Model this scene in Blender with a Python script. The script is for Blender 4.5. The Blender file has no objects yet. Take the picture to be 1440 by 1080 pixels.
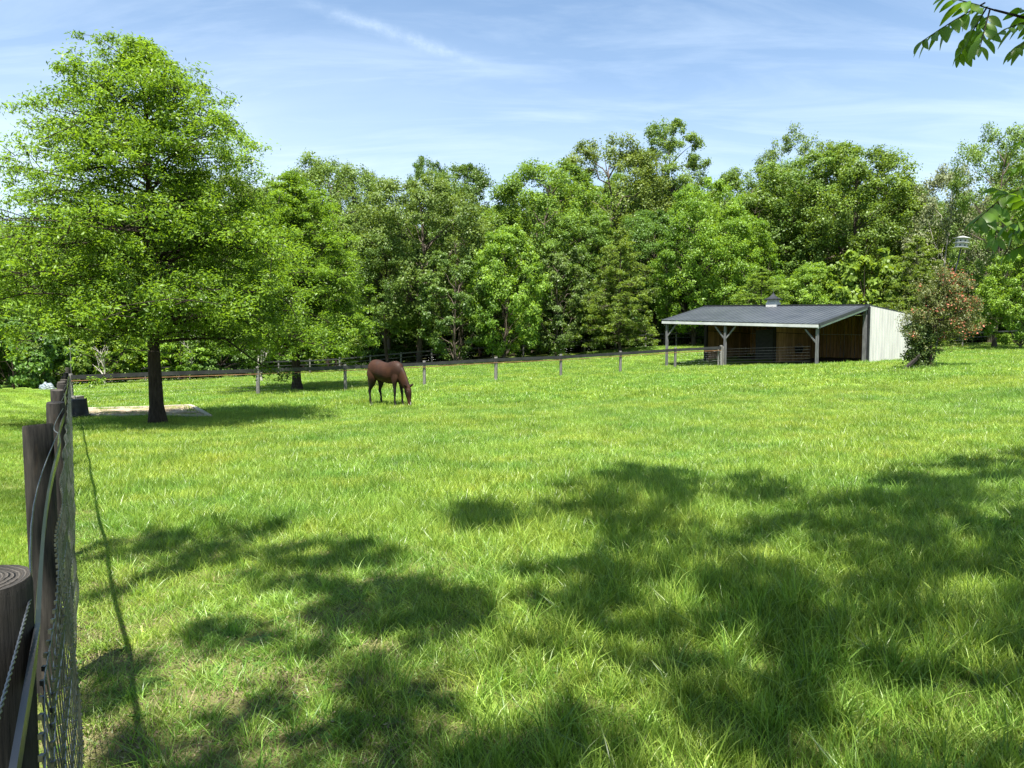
import bpy, bmesh, math, random
import numpy as np
from mathutils import Vector, Matrix, Euler
R = math.radians
rng = np.random.default_rng(7)
random.seed(7)
scene = bpy.context.scene
C = scene.collection

# ------------------------------------------------------------------ camera
EYE = 1.65
F = 1000.0                       # focal length in pixels of the 1440 px wide photograph
PITCH = math.atan(60 / F)
cp, sp = math.cos(PITCH), math.sin(PITCH)
cam_data = bpy.data.cameras.new('camera')
cam = bpy.data.objects.new('camera', cam_data)
C.objects.link(cam)
cam.location = (0, 0, EYE)
cam.rotation_euler = (math.pi / 2 - PITCH, 0, 0)
cam_data.sensor_width = 36
cam_data.lens = 36 * F / 1440
cam_data.clip_start = 0.05
cam_data.clip_end = 6000
scene.camera = cam

# ------------------------------------------------------------------ light
SX, SY = 0.05, 0.37              # ground shift of a shadow per metre of height
w = bpy.data.worlds.new('World'); scene.world = w; w.use_nodes = True
sun_dir = Vector((SX, SY, -1)).normalized()
sd = bpy.data.lights.new('sun', 'SUN'); so = bpy.data.objects.new('sun', sd); C.objects.link(so)
sd.energy = 5.0; sd.angle = R(0.53); sd.color = (1.0, 0.955, 0.88)
so.rotation_euler = sun_dir.to_track_quat('-Z', 'Y').to_euler(); so.location = (0, -20, 40)
scene.view_settings.view_transform = 'Standard'
scene.view_settings.look = 'None'
scene.view_settings.gamma = 1
scene.view_settings.use_curve_mapping = False
scene.view_settings.exposure = 1.74
cy = scene.cycles
cy.use_denoising = True; cy.denoiser = 'OPENIMAGEDENOISE'; cy.denoising_input_passes = 'RGB_ALBEDO_NORMAL'; cy.denoising_prefilter = 'NONE'; cy.use_adaptive_sampling = False; cy.sample_clamp_indirect = 1.6; cy.max_bounces = 7; cy.diffuse_bounces = 3; cy.glossy_bounces = 2; cy.transmission_bounces = 5
cy.transparent_max_bounces = 4; cy.caustics_reflective = False; cy.caustics_refractive = False


def pix_dir(px, py):
    u = (px - 720) / F; v = (540 - py) / F
    return Vector((u, cp + v * sp, -sp + v * cp))


def at(px, py, Y):
    d = pix_dir(px, py); t = Y / d.y
    return Vector((d.x * t, Y, EYE + d.z * t))


class NT:
    """small helper for node trees"""
    def __init__(s, tree):
        s.t = tree; s.n = tree.nodes; s.l = tree.links
    def add(s, typ, **kw):
        n = s.n.new(typ)
        for k, v in kw.items():
            if k.startswith('i_'):
                key = k[2:]
                key = int(key) if key.isdigit() else key.replace('_', ' ')
                n.inputs[key].default_value = v
            else:
                setattr(n, k, v)
        return n
    def link(s, a, b): s.l.new(a, b)
    def math(s, op, a, b=None, clamp=False):
        n = s.n.new('ShaderNodeMath'); n.operation = op; n.use_clamp = clamp
        for i, v in enumerate((a, b)):
            if v is None: continue
            if isinstance(v, (int, float)): n.inputs[i].default_value = v
            else: s.l.new(v, n.inputs[i])
        return n.outputs[0]
    def mix(s, f, a, b, mode='MIX'):
        n = s.n.new('ShaderNodeMix'); n.data_type = 'RGBA'; n.blend_type = mode
        for sock, v in ((n.inputs[0], f), (n.inputs[6], a), (n.inputs[7], b)):
            if isinstance(v, (int, float)): sock.default_value = v
            elif isinstance(v, tuple): sock.default_value = (*v[:3], 1)
            else: s.l.new(v, sock)
        return n.outputs[2]
    def ramp(s, f, stops):
        n = s.n.new('ShaderNodeValToRGB')
        e = n.color_ramp.elements
        while len(e) < len(stops): e.new(0.5)
        for el, (p, c) in zip(e, stops):
            el.position = p; el.color = (*c, 1) if len(c) == 3 else c
        s.l.new(f, n.inputs[0]); return n.outputs[0]
    def noise(s, vec, scale, detail=3, rough=0.55, dist=0.0):
        n = s.n.new('ShaderNodeTexNoise'); n.inputs['Scale'].default_value = scale
        n.inputs['Detail'].default_value = detail; n.inputs['Roughness'].default_value = rough
        n.inputs['Distortion'].default_value = dist
        if vec is not None: s.l.new(vec, n.inputs['Vector'])
        return n.outputs['Fac']
    def mapping(s, vec, scale=(1, 1, 1), rot=(0, 0, 0), loc=(0, 0, 0)):
        n = s.n.new('ShaderNodeMapping'); n.inputs['Scale'].default_value = scale
        n.inputs['Rotation'].default_value = rot; n.inputs['Location'].default_value = loc
        s.l.new(vec, n.inputs['Vector']); return n.outputs[0]


# sky: physical sky with thin cirrus and an old contrail
wt = NT(w.node_tree); wt.n.clear()
wo = wt.add('ShaderNodeOutputWorld'); bg = wt.add('ShaderNodeBackground')
sky = wt.add('ShaderNodeTexSky', sky_type='NISHITA')
sky.sun_disc = False
sky.sun_elevation = math.asin(-sun_dir.z); sky.sun_rotation = math.atan2(-SX, -SY)
sky.altitude = 100; sky.air_density = 1.0; sky.dust_density = 0.6; sky.ozone_density = 3.0
tc = wt.add('ShaderNodeTexCoord'); gen = tc.outputs['Generated']
sep = wt.add('ShaderNodeSeparateXYZ'); wt.link(gen, sep.inputs[0])
zz = wt.math('ADD', wt.math('MAXIMUM', sep.outputs[2], 0.0), 0.16)
cmb = wt.add('ShaderNodeCombineXYZ')
wt.link(wt.math('DIVIDE', sep.outputs[0], zz), cmb.inputs[0]); wt.link(wt.math('DIVIDE', sep.outputs[1], zz), cmb.inputs[1])
pl = cmb.outputs[0]
n3 = wt.ramp(wt.noise(wt.mapping(pl, scale=(0.9, 3.4, 1), rot=(0, 0, R(22)), loc=(7.3, 2.2, 0)), 1.1, 9, 0.62, 0.7), [(0.46, (0, 0, 0)), (0.74, (1, 1, 1))])
n1 = wt.noise(wt.mapping(pl, scale=(0.35, 1.3, 1), rot=(0, 0, R(-14)), loc=(3.1, 1.7, 0)), 1.0, 8, 0.58, 0.5)
n2 = wt.noise(wt.mapping(pl, scale=(0.35, 0.6, 1), rot=(0, 0, R(12)), loc=(-1.3, 0.4, 0)), 0.9, 4, 0.5, 0.2)
cl = wt.math('MULTIPLY', wt.ramp(n1, [(0.36, (0, 0, 0)), (0.72, (1, 1, 1))]), wt.ramp(n2, [(0.38, (0, 0, 0)), (0.60, (1, 1, 1))]))
veil = wt.ramp(sep.outputs[2], [(0.0, (.62,) * 3), (0.18, (.46,) * 3), (0.42, (.08,) * 3), (0.7, (0.05,) * 3)])
cl = wt.math('ADD', wt.math('ADD', wt.math('MULTIPLY', cl, 0.36), wt.math('MULTIPLY', n3, 0.22)), veil, clamp=True)
a = pix_dir(395, -8).normalized(); b = pix_dir(700, 96).normalized()
nrm = a.cross(b).normalized(); mid = (a + b).normalized(); half = math.acos(max(-1, min(1, a.dot(b)))) / 2
def dotn(v):
    n = wt.add('ShaderNodeVectorMath', operation='DOT_PRODUCT'); wt.link(gen, n.inputs[0]); n.inputs[1].default_value = v
    return n.outputs['Value']
nz = wt.noise(gen, 26, 5, 0.65)
off = wt.math('ADD', dotn(nrm), wt.math('MULTIPLY', wt.math('SUBTRACT', nz, 0.5), 0.020))
band = wt.ramp(wt.math('ABSOLUTE', off), [(0.0, (1, 1, 1)), (0.0095, (0, 0, 0))])
tang = nrm.cross(mid).normalized()
along = wt.ramp(wt.math('ABSOLUTE', wt.math('DIVIDE', dotn(tang), math.sin(half))), [(0.35, (1, 1, 1)), (1.0, (0, 0, 0))])
trail = wt.math('MULTIPLY', wt.math('MULTIPLY', band, along), wt.ramp(wt.noise(gen, 55, 4, 0.7), [(0.3, (.25,) * 3), (0.65, (.75,) * 3)]))
cl = wt.math('ADD', cl, wt.math('MULTIPLY', trail, 0.32), clamp=True)
colr = wt.mix(cl, wt.mix(1.0, sky.outputs[0], (0.78, 1.0, 1.09), 'MULTIPLY'), (6.3, 7.3, 8.3))
wt.link(colr, bg.inputs[0]); bg.inputs[1].default_value = 0.055
wt.link(bg.outputs[0], wo.inputs[0])


# ------------------------------------------------------------------ terrain
def ctl(px, py, Y):
    p = at(px, py, Y); return (p.x, p.y, p.z)
ctrl = [(0, 0, 0), (-0.8, 1, 0), (-3, 5, -.13), (-6.4, 10.3, -.31), (3, 4, .02), (8, 10, .12), (0, 10, -.12),
        ctl(555, 572, 23.5), ctl(222, 597, 18.8), ctl(112, 588, 20.3),
        (-18.5, 29.6, -1.06)]
FK = []                                            # back fence posts
for k in range(-1, 7):
    Y = 33 * (1 + .0551 * k); X = 33 * (-.358 + .1105 * k)
    FK.append((X, Y))
for (X, Y), py in zip(FK, (562, 557, 549, 543, 536, 531, 525, 519)):
    u = 720 + X / Y * F; ctrl.append(ctl(u, py, Y))
ctrl += [ctl(933, 517, 46.4), ctl(1147, 514, 39.1), ctl(1219, 511, 42), ctl(1280, 506, 44.9), ctl(1300, 519, 30),
         ctl(1353, 488, 57), ctl(1397, 485.5, 59), ctl(1437, 483.5, 61), ctl(1439, 500, 40), ctl(1439, 530, 22),
         ctl(150, 541, 55), ctl(346, 530.5, 58), ctl(478, 525, 58), ctl(600, 514, 58), ctl(800, 505, 58),
         ctl(900, 493, 58), ctl(30, 549, 36), ctl(0, 556, 30), ctl(1000, 560, 22), ctl(1200, 600, 14),
         (0, -20, .4), (-25, -15, .3), (25, -15, 1.2), (-45, 30, -1.0), (40, 20, 1.2), (60, 60, 2.6),
         (-60, 60, -1.8), (-40, 90, -1.8), (0, 95, .8), (40, 95, 3.0), (80, 90, 3.5), (-90, 20, -1), (90, 0, 2)]
cx = np.array(ctrl)
def _U(r2): return np.where(r2 > 1e-9, 0.5 * r2 * np.log(r2 + 1e-12), 0)
n_ = len(cx); d2 = ((cx[:, None, :2] - cx[None, :, :2]) ** 2).sum(-1)
A_ = np.zeros((n_ + 3, n_ + 3)); A_[:n_, :n_] = _U(d2) + np.eye(n_) * 4.0
A_[:n_, n_] = 1; A_[:n_, n_ + 1:] = cx[:, :2]; A_[n_, :n_] = 1; A_[n_ + 1:, :n_] = cx[:, :2].T
sol = np.linalg.solve(A_, np.concatenate([cx[:, 2], np.zeros(3)]))


def gz_np(P):
    P = np.asarray(P, float)
    Q = P.copy()
    Q[:, 0] = np.clip(Q[:, 0], -100, 100); Q[:, 1] = np.clip(Q[:, 1], -25, 105)
    out = np.empty(len(Q))
    for s in range(0, len(Q), 20000):
        q = Q[s:s + 20000]
        r2 = ((q[:, None, :] - cx[None, :, :2]) ** 2).sum(-1)
        out[s:s + 20000] = _U(r2) @ sol[:n_] + sol[n_] + q @ sol[n_ + 1:]
    x, y = P[:, 0], P[:, 1]
    out += 0.02 * np.sin(x * 1.3 + .4 * y) * np.cos(y * 1.1 - .3 * x) + 0.035 * np.sin(x * .37 + 1) * np.sin(y * .41)
    return out


def gz(x, y): return float(gz_np([(x, y)])[0])


def gp(px, Y):
    """ground point seen in column px of the photograph at distance Y"""
    x = (px - 720) / F * Y
    for _ in range(3):
        z = gz(x, Y); x = (px - 720) / F * (Y * cp + (EYE - z) * sp)
    return Vector((x, Y, gz(x, Y)))


# ------------------------------------------------------------------ mesh helpers
def mesh_np(name, V, loops_per, Fc, mat, tint=None, smooth=False):
    """V (n,3) verts, Fc (m,k) faces"""
    me = bpy.data.meshes.new(name)
    V = np.asarray(V, np.float32); Fc = np.asarray(Fc, np.int32); m, k = Fc.shape
    me.vertices.add(len(V)); me.vertices.foreach_set('co', V.ravel())
    me.loops.add(m * k); me.loops.foreach_set('vertex_index', Fc.ravel())
    me.polygons.add(m); me.polygons.foreach_set('loop_start', np.arange(0, m * k, k, dtype=np.int32))
    me.polygons.foreach_set('loop_total', np.full(m, k, np.int32))
    if smooth: me.polygons.foreach_set('use_smooth', np.ones(m, bool))
    me.update(calc_edges=True)
    if tint is not None:
        at_ = me.attributes.new('tint', 'FLOAT', 'FACE'); at_.data.foreach_set('value', np.asarray(tint, np.float32))
    if mat: me.materials.append(mat)
    return me


class MB:
    """collects simple shapes into one mesh"""
    def __init__(s): s.v = []; s.f = []; s.sm = []
    def add(s, V, Fs, smooth=False):
        o = len(s.v); s.v += [tuple(x) for x in V]; s.f += [tuple(i + o for i in f) for f in Fs]; s.sm += [smooth] * len(Fs)
    def box(s, lo, hi, M=None):
        x0, y0, z0 = lo; x1, y1, z1 = hi
        V = [Vector(p) for p in ((x0, y0, z0), (x1, y0, z0), (x1, y1, z0), (x0, y1, z0), (x0, y0, z1), (x1, y0, z1), (x1, y1, z1), (x0, y1, z1))]
        if M is not None: V = [M @ p for p in V]
        s.add(V, [(3, 2, 1, 0), (4, 5, 6, 7), (0, 1, 5, 4), (1, 2, 6, 5), (2, 3, 7, 6), (3, 0, 4, 7)])
    def beam(s, a, b, w, h, up=Vector((0, 0, 1))):
        a = Vector(a); b = Vector(b); d = (b - a); L = d.length; d.normalize()
        sd_ = d.cross(up)
        if sd_.length < 1e-4: sd_ = d.cross(Vector((0, 1, 0)))
        sd_.normalize(); u2 = sd_.cross(d).normalized()
        V = []
        for p in (a, b):
            for i, j in ((-1, -1), (1, -1), (1, 1), (-1, 1)): V.append(p + sd_ * (w / 2 * i) + u2 * (h / 2 * j))
        s.add(V, [(3, 2, 1, 0), (4, 5, 6, 7), (0, 1, 5, 4), (1, 2, 6, 5), (2, 3, 7, 6), (3, 0, 4, 7)])
    def tube(s, pts, rad, n=8, caps=True, smooth=True):
        pts = [Vector(p) for p in pts]
        if isinstance(rad, (int, float)): rad = [rad] * len(pts)
        V = []; prev = None
        for i, p in enumerate(pts):
            d = (pts[min(i + 1, len(pts) - 1)] - pts[max(i - 1, 0)]).normalized()
            if prev is None: prev = d.orthogonal().normalized()
            u = (prev - d * prev.dot(d)).normalized(); prev = u; v = d.cross(u)
            for k in range(n):
                a_ = 2 * math.pi * k / n; V.append(p + (u * math.cos(a_) + v * math.sin(a_)) * rad[i])
        Fs = []
        for i in range(len(pts) - 1):
            for k in range(n):
                a_ = i * n + k; b_ = i * n + (k + 1) % n; Fs.append((a_, b_, b_ + n, a_ + n))
        s.add(V, Fs, smooth)
        if caps:
            o = len(V)
            s.add(V[:n], [tuple(reversed(range(n)))]); s.add(V[-n:], [tuple(range(n))])
    def lathe(s, prof, n=16, M=None, smooth=True):
        V = []
        for r, z in prof:
            for k in range(n):
                a_ = 2 * math.pi * k / n; p = Vector((r * math.cos(a_), r * math.sin(a_), z)); V.append(M @ p if M is not None else p)
        Fs = [(i * n + k, i * n + (k + 1) % n, (i + 1) * n + (k + 1) % n, (i + 1) * n + k) for i in range(len(prof) - 1) for k in range(n)]
        s.add(V, Fs, smooth)
    def mesh(s, name, mat):
        me = bpy.data.meshes.new(name); me.from_pydata([tuple(v) for v in s.v], [], s.f)
        me.polygons.foreach_set('use_smooth', np.array(s.sm, bool)); me.update()
        if mat: me.materials.append(mat)
        return me
    def obj(s, name, mat, parent=None, **kw): return put(name, s.mesh(name, mat), parent, **kw)


def put(name, data, parent=None, label=None, cat=None, group=None, kind=None, loc=None, rot=None, scale=None):
    o = bpy.data.objects.new(name, data); C.objects.link(o)
    if parent is not None: o.parent = parent
    if loc is not None: o.location = loc
    if rot is not None: o.rotation_euler = rot
    if scale is not None: o.scale = scale
    if label: o['label'] = label
    if cat: o['category'] = cat
    if group: o['group'] = group
    if kind: o['kind'] = kind
    return o


def thing(name, label, cat, loc=(0, 0, 0), rot=(0, 0, 0), group=None, scale=(1, 1, 1)):
    return put(name, None, None, label, cat, group, None, loc, rot, scale)


# ------------------------------------------------------------------ materials
def new_mat(name):
    m = bpy.data.materials.new(name); m.use_nodes = True; t = NT(m.node_tree)
    p = m.node_tree.nodes['Principled BSDF']; o = m.node_tree.nodes['Material Output']
    return m, t, p, o


def surf(name, c1, c2, scale=8, stretch=(1, 1, 1), rough=0.8, bump=0.3, bscale=30, metal=0, spec=0.4, detail=5, lo=.35, hi=.65, bdist=0.01, per_obj=0.0):
    m, t, p, o = new_mat(name)
    tcn = t.add('ShaderNodeTexCoord'); v = t.mapping(tcn.outputs['Object'], scale=stretch)
    if per_obj:
        oi = t.add('ShaderNodeObjectInfo'); ad = t.add('ShaderNodeVectorMath', operation='ADD'); t.link(v, ad.inputs[0])
        cb = t.add('ShaderNodeCombineXYZ'); t.link(t.math('MULTIPLY', oi.outputs['Random'], 40), cb.inputs[0]); t.link(t.math('MULTIPLY', oi.outputs['Random'], 17), cb.inputs[1])
        t.link(cb.outputs[0], ad.inputs[1]); v = ad.outputs[0]
    f = t.noise(v, scale, detail, 0.6)
    c = t.ramp(f, [(lo, c1), (hi, c2)])
    if per_obj:
        k = t.math('ADD', t.math('MULTIPLY', oi.outputs['Random'], per_obj), 1 - per_obj / 2)
        vm = t.add('ShaderNodeVectorMath', operation='SCALE'); t.link(c, vm.inputs[0]); t.link(k, vm.inputs['Scale']); c = vm.outputs[0]
    t.link(c, p.inputs['Base Color']); p.inputs['Roughness'].default_value = rough
    p.inputs['Metallic'].default_value = metal; p.inputs['Specular IOR Level'].default_value = spec
    if bump:
        b_ = t.add('ShaderNodeBump'); b_.inputs['Strength'].default_value = bump; b_.inputs['Distance'].default_value = bdist
        t.link(t.noise(v, bscale, 5, 0.65), b_.inputs['Height']); t.link(b_.outputs[0], p.inputs['Normal'])
    return m


def leaf_mat(name, dark, light, trans=0.42, tcol=None, rough=0.5, var=0.25, spec=0.28, patch=None):
    m, t, p, o = new_mat(name)
    an = t.add('ShaderNodeAttribute', attribute_name='tint')
    oi = t.add('ShaderNodeObjectInfo')
    c = t.ramp(an.outputs['Fac'], [(0, dark), (1, light)])
    if patch:
        g = t.add('ShaderNodeNewGeometry')
        pf = t.ramp(t.noise(g.outputs['Position'], patch[0], 3, 0.6), [(patch[1], (0, 0, 0)), (patch[2], (1, 1, 1))])
        c = t.mix(pf, c, t.mix(1.0, c, patch[3], 'MULTIPLY'))
        pf2 = t.ramp(t.noise(g.outputs['Position'], patch[0] * 4.3, 4, 0.65), [(.44, (0, 0, 0)), (.60, (1, 1, 1))])
        c = t.mix(pf2, c, t.mix(1.0, c, (.66, .78, .72), 'MULTIPLY'))
        pf3 = t.ramp(t.noise(g.outputs['Position'], patch[0] * 9.1, 3, 0.6), [(.58, (0, 0, 0)), (.68, (1, 1, 1))])
        c = t.mix(pf3, c, t.mix(1.0, c, (1.35, 1.16, 1.3), 'MULTIPLY'))
    hs = t.add('ShaderNodeHueSaturation'); t.link(c, hs.inputs['Color'])
    t.link(t.math('ADD', t.math('MULTIPLY', oi.outputs['Random'], 0.02), 0.492), hs.inputs['Hue'])
    t.link(t.math('ADD', t.math('MULTIPLY', oi.outputs['Random'], var), 1 - var / 2), hs.inputs['Value'])
    c = hs.outputs[0]
    t.link(c, p.inputs['Base Color']); p.inputs['Roughness'].default_value = rough; p.inputs['Specular IOR Level'].default_value = spec
    tr = t.add('ShaderNodeBsdfTranslucent')
    t.link(t.mix(1.0, c, tcol or (1.62, 1.50, 0.48), 'MULTIPLY'), tr.inputs['Color'])
    mx = t.add('ShaderNodeMixShader'); mx.inputs[0].default_value = trans
    t.link(p.outputs[0], mx.inputs[1]); t.link(tr.outputs[0], mx.inputs[2]); t.link(mx.outputs[0], o.inputs['Surface'])
    return m


M_bark = surf('bark_grey_brown', (.05, .04, .03), (.13, .105, .08), 3, (6, 6, 1), .9, .8, 14, bdist=.03, spec=.2)
M_bark_dark = surf('bark_dark', (.022, .016, .012), (.060, .045, .034), 3, (7, 7, 1.2), .9, .9, 14, bdist=.03, spec=.2)
M_bark_pale = surf('bark_pale', (.22, .2, .17), (.42, .39, .34), 3, (5, 5, 1), .9, .6, 12, bdist=.02, spec=.2)
M_post = surf('weathered_post_wood', (.035, .032, .028), (.125, .112, .095), 5, (8, 8, .8), .85, .8, 22, bdist=.006, spec=.25, per_obj=.4)
M_post_grey = surf('weathered_grey_post', (.09, .087, .083), (.20, .19, .175), 5, (6, 6, .8), .85, .5, 18, bdist=.006, spec=.25, per_obj=.3)
M_rail = surf('black_coated_rail', (.010, .010, .011), (.022, .022, .022), 3, (1, 1, 1), .30, .05, 6, spec=.6)
M_rail2 = surf('black_flexible_rail', (.012, .012, .013), (.03, .03, .03), 3, (1, 1, 1), .5, .05, 6, spec=.4)
M_wire = surf('galvanised_wire', (.12, .125, .13), (.24, .25, .26), 40, (1, 1, 1), .38, 0, metal=.85)
M_blackplastic = surf('black_rubber', (.010, .010, .011), (.028, .027, .026), 6, (1, 1, 1), .55, .2, 30)
M_white = surf('white_painted_siding', (.40, .395, .375), (.50, .495, .47), 1.2, (2, 2, .5), .55, .1, 8, per_obj=.06)
M_fascia = surf('pale_fascia_board', (.34, .35, .35), (.44, .45, .445), 2, (1, 1, 1), .6, .1, 8)
M_roof = surf('slate_blue_metal_roof', (.048, .055, .066), (.072, .080, .092), .7, (1, 1, 1), .36, .03, 4, metal=.25, spec=.55)
M_trim = surf('dark_metal_trim', (.018, .019, .022), (.032, .034, .038), 2, (1, 1, 1), .4, 0, metal=.2)
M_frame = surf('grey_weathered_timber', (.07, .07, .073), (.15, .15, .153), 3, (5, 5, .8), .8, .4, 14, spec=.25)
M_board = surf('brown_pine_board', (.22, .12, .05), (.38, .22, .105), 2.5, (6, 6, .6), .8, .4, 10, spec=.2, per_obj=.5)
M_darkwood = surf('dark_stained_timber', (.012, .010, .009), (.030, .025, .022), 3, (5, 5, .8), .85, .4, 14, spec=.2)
M_gravel = surf('pale_sandy_gravel', (.20, .155, .10), (.36, .30, .22), 1.3, (1, 1, 1), .95, .9, 60, bdist=.02, spec=.1)
M_timber = surf('pale_edging_timber', (.28, .25, .2), (.45, .4, .33), 4, (1, 1, 1), .85, .4, 14)

# ---- ground
def ground_mat():
    m, t, p, o = new_mat('pasture_soil_and_turf')
    g = t.add('ShaderNodeNewGeometry'); pos = g.outputs['Position']
    sp_ = t.add('ShaderNodeSeparateXYZ'); t.link(pos, sp_.inputs[0])
    soil = t.ramp(t.noise(pos, 16, 8, 0.8), [(.3, (.07, .055, .03)), (.5, (.20, .165, .085)), (.62, (.16, .17, .06)), (.75, (.36, .31, .19))])
    thatch = t.ramp(t.noise(pos, 5, 6, 0.65), [(.3, (.06, .08, .018)), (.6, (.13, .16, .035)), (.8, (.24, .23, .09))])
    far = t.ramp(t.noise(pos, 1.1, 8, 0.7), [(.3, (.09, .16, .022)), (.55, (.17, .26, .04)), (.8, (.26, .33, .07))])
    nearf = t.math('MULTIPLY', t.math('SUBTRACT', 9.0, sp_.outputs[1]), 0.25, clamp=True)
    leftf = t.math('MULTIPLY', t.math('SUBTRACT', 0.8, sp_.outputs[0]), 0.5, clamp=True)
    pf = t.ramp(t.noise(pos, 2.2, 4, 0.6), [(.42, (0, 0, 0)), (.58, (1, 1, 1))])
    c = t.mix(t.math('MULTIPLY', t.math('MULTIPLY', t.math('MULTIPLY', pf, nearf), leftf), .85), thatch, soil)
    c = t.mix(t.math('MULTIPLY', t.math('SUBTRACT', sp_.outputs[1], 14.0), 0.06, clamp=True), c, far)
    # leaf litter under the wood
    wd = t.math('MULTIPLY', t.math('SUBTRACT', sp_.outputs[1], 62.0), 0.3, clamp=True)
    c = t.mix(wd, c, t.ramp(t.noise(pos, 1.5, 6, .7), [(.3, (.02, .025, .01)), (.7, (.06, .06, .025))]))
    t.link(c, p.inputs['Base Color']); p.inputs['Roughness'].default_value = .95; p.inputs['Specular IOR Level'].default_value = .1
    b_ = t.add('ShaderNodeBump'); b_.inputs['Strength'].default_value = .8; b_.inputs['Distance'].default_value = .05
    t.link(t.noise(pos, 14, 8, 0.75), b_.inputs['Height']); t.link(b_.outputs[0], p.inputs['Normal'])
    return m
M_ground = ground_mat()

def grid_axis(segs):
    out = []
    for a0, b0, n in segs: out += list(np.linspace(a0, b0, n, endpoint=False))
    return np.array(out + [segs[-1][1]])
gx = grid_axis([(-2500, -300, 8), (-300, -60, 14), (-60, -14, 30), (-14, 20, 90), (20, 70, 30), (70, 300, 14), (300, 2500, 8)])
gy = grid_axis([(-400, -20, 10), (-20, 1, 12), (1, 16, 60), (16, 70, 90), (70, 110, 20), (110, 400, 16), (400, 4000, 14)])
GX, GY = np.meshgrid(gx, gy, indexing='xy')
P2 = np.stack([GX.ravel(), GY.ravel()], 1); Z = gz_np(P2)
# the pad by the tree is dug slightly below the turf
nx, ny = len(gx), len(gy)
ii, jj = np.meshgrid(np.arange(nx - 1), np.arange(ny - 1), indexing='xy')
q = (jj * nx + ii).ravel()
put('ground', mesh_np('ground', np.column_stack([P2, Z]), 4, np.stack([q, q + 1, q + 1 + nx, q + nx], 1), M_ground, smooth=True), kind='structure')

# ------------------------------------------------------------------ left fence geometry
FD = Vector((-.622, 1, 0)).normalized()               # direction of the left fence
FN = Vector((FD.y, -FD.x, 0))                         # towards the pasture
FO = Vector((-.155, 0, 0))                            # a point of the fence's centre line
def left_fence_x(Y): return -.155 - .621 * Y
corner = Vector((-18.53, 29.6, 0))

# ------------------------------------------------------------------ grass
def blade_tuft(name, mat, n, rad, h0, h1, width, seed, lean=.5, droop=.35):
    r = np.random.default_rng(seed)
    V = []; Fq = []; T = []
    S = [0, .4, .75, 1.0]
    for i in range(n):
        a_ = r.uniform(0, 6.283); d = rad * math.sqrt(r.uniform()); bx, by = d * math.cos(a_), d * math.sin(a_)
        h = r.uniform(h0, h1); az = r.uniform(0, 6.283); ln = r.uniform(.05, lean) * h; dr = r.uniform(0, droop) * h
        wv = width * r.uniform(.7, 1.3); fa = r.uniform(0, 6.283); sx, sy = math.cos(fa), math.sin(fa)
        o = len(V); tn = r.uniform()
        for s in S:
            q_ = ln * s + dr * s ** 3; z = h * s * (1 - .35 * (dr / h) * s) - .01
            ww = wv * (1 - s) ** .6 if s < 1 else 0
            cx_, cy_ = bx + math.cos(az) * q_, by + math.sin(az) * q_
            V += [(cx_ - sx * ww / 2, cy_ - sy * ww / 2, z), (cx_ + sx * ww / 2, cy_ + sy * ww / 2, z)]
        for k in range(3):
            Fq.append((o + 2 * k, o + 2 * k + 1, o + 2 * k + 3, o + 2 * k + 2)); T.append(min(1, max(0, (tn ** 1.15) * .8 + .2 * k / 2)))
    me = mesh_np(name, V, 4, Fq, mat, T)
    return me

def weed_tuft(name, mat, seed):
    r = np.random.default_rng(seed); V = []; Fq = []; T = []
    for i in range(9):
        az = i * 6.283 / 9 + r.uniform(-.3, .3); L = r.uniform(.03, .06); wd = L * .34; e = r.uniform(.15, .7)
        o = len(V); ca, sa = math.cos(az), math.sin(az)
        for s, ww in ((0, .2), (.45, 1), (.8, .8), (1, .1)):
            x = L * s; z = L * e * s * (1.3 - s) + .004
            V += [(ca * x - sa * ww * wd / 2, sa * x + ca * ww * wd / 2, z), (ca * x + sa * ww * wd / 2, sa * x - ca * ww * wd / 2, z)]
        for k in range(3): Fq.append((o + 2 * k, o + 2 * k + 1, o + 2 * k + 3, o + 2 * k + 2)); T.append(r.uniform(.2, .8))
    return mesh_np(name, V, 4, Fq, mat, T)

pt = (.22, .40, .62, (1.28, 1.08, .95))
M_grass = leaf_mat('meadow_grass_blades', (.065, .145, .018), (.370, .530, .100), .42, (1.25, 1.22, .5), .38, .40, .42, pt)
M_grass_dry = leaf_mat('dry_grass_blades', (.22, .20, .08), (.42, .38, .20), .3, (1.1, 1.0, .7), .6, .3)
M_lawn = leaf_mat('mown_lawn_blades', (.12, .20, .028), (.26, .38, .06), .42, (1.25, 1.22, .5), .45, .25, .3, (.5, .40, .6, (1.2, 1.08, .9)))
M_weed = leaf_mat('broad_weed_leaves', (.05, .12, .02), (.11, .21, .035), .35, None, .45, .3)

def litter_tuft(name, mat, seed):
    r = np.random.default_rng(seed); V = []; Fq = []; T = []
    for i in range(16):
        x, y = r.normal(0, .06, 2); a_ = r.uniform(0, 6.28); L = r.uniform(.008, .030); wd_ = L * r.uniform(.08, .35); z = r.uniform(.003, .012)
        ca, sa = math.cos(a_), math.sin(a_); o = len(V); t1, t2 = r.uniform(-.006, .012, 2)
        V += [(x - ca * L / 2, y - sa * L / 2, z), (x + sa * wd_ / 2, y - ca * wd_ / 2, z + t1), (x + ca * L / 2, y + sa * L / 2, z + t2), (x - sa * wd_ / 2, y + ca * wd_ / 2, z)]
        Fq.append((o, o + 1, o + 2, o + 3)); T.append(r.uniform(0, 1))
    return mesh_np(name, V, 4, Fq, mat, T)
M_litter = leaf_mat('dead_leaf_and_straw_litter', (.06, .045, .028), (.26, .21, .13), .15, (1, .9, .7), .7, .3)

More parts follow.
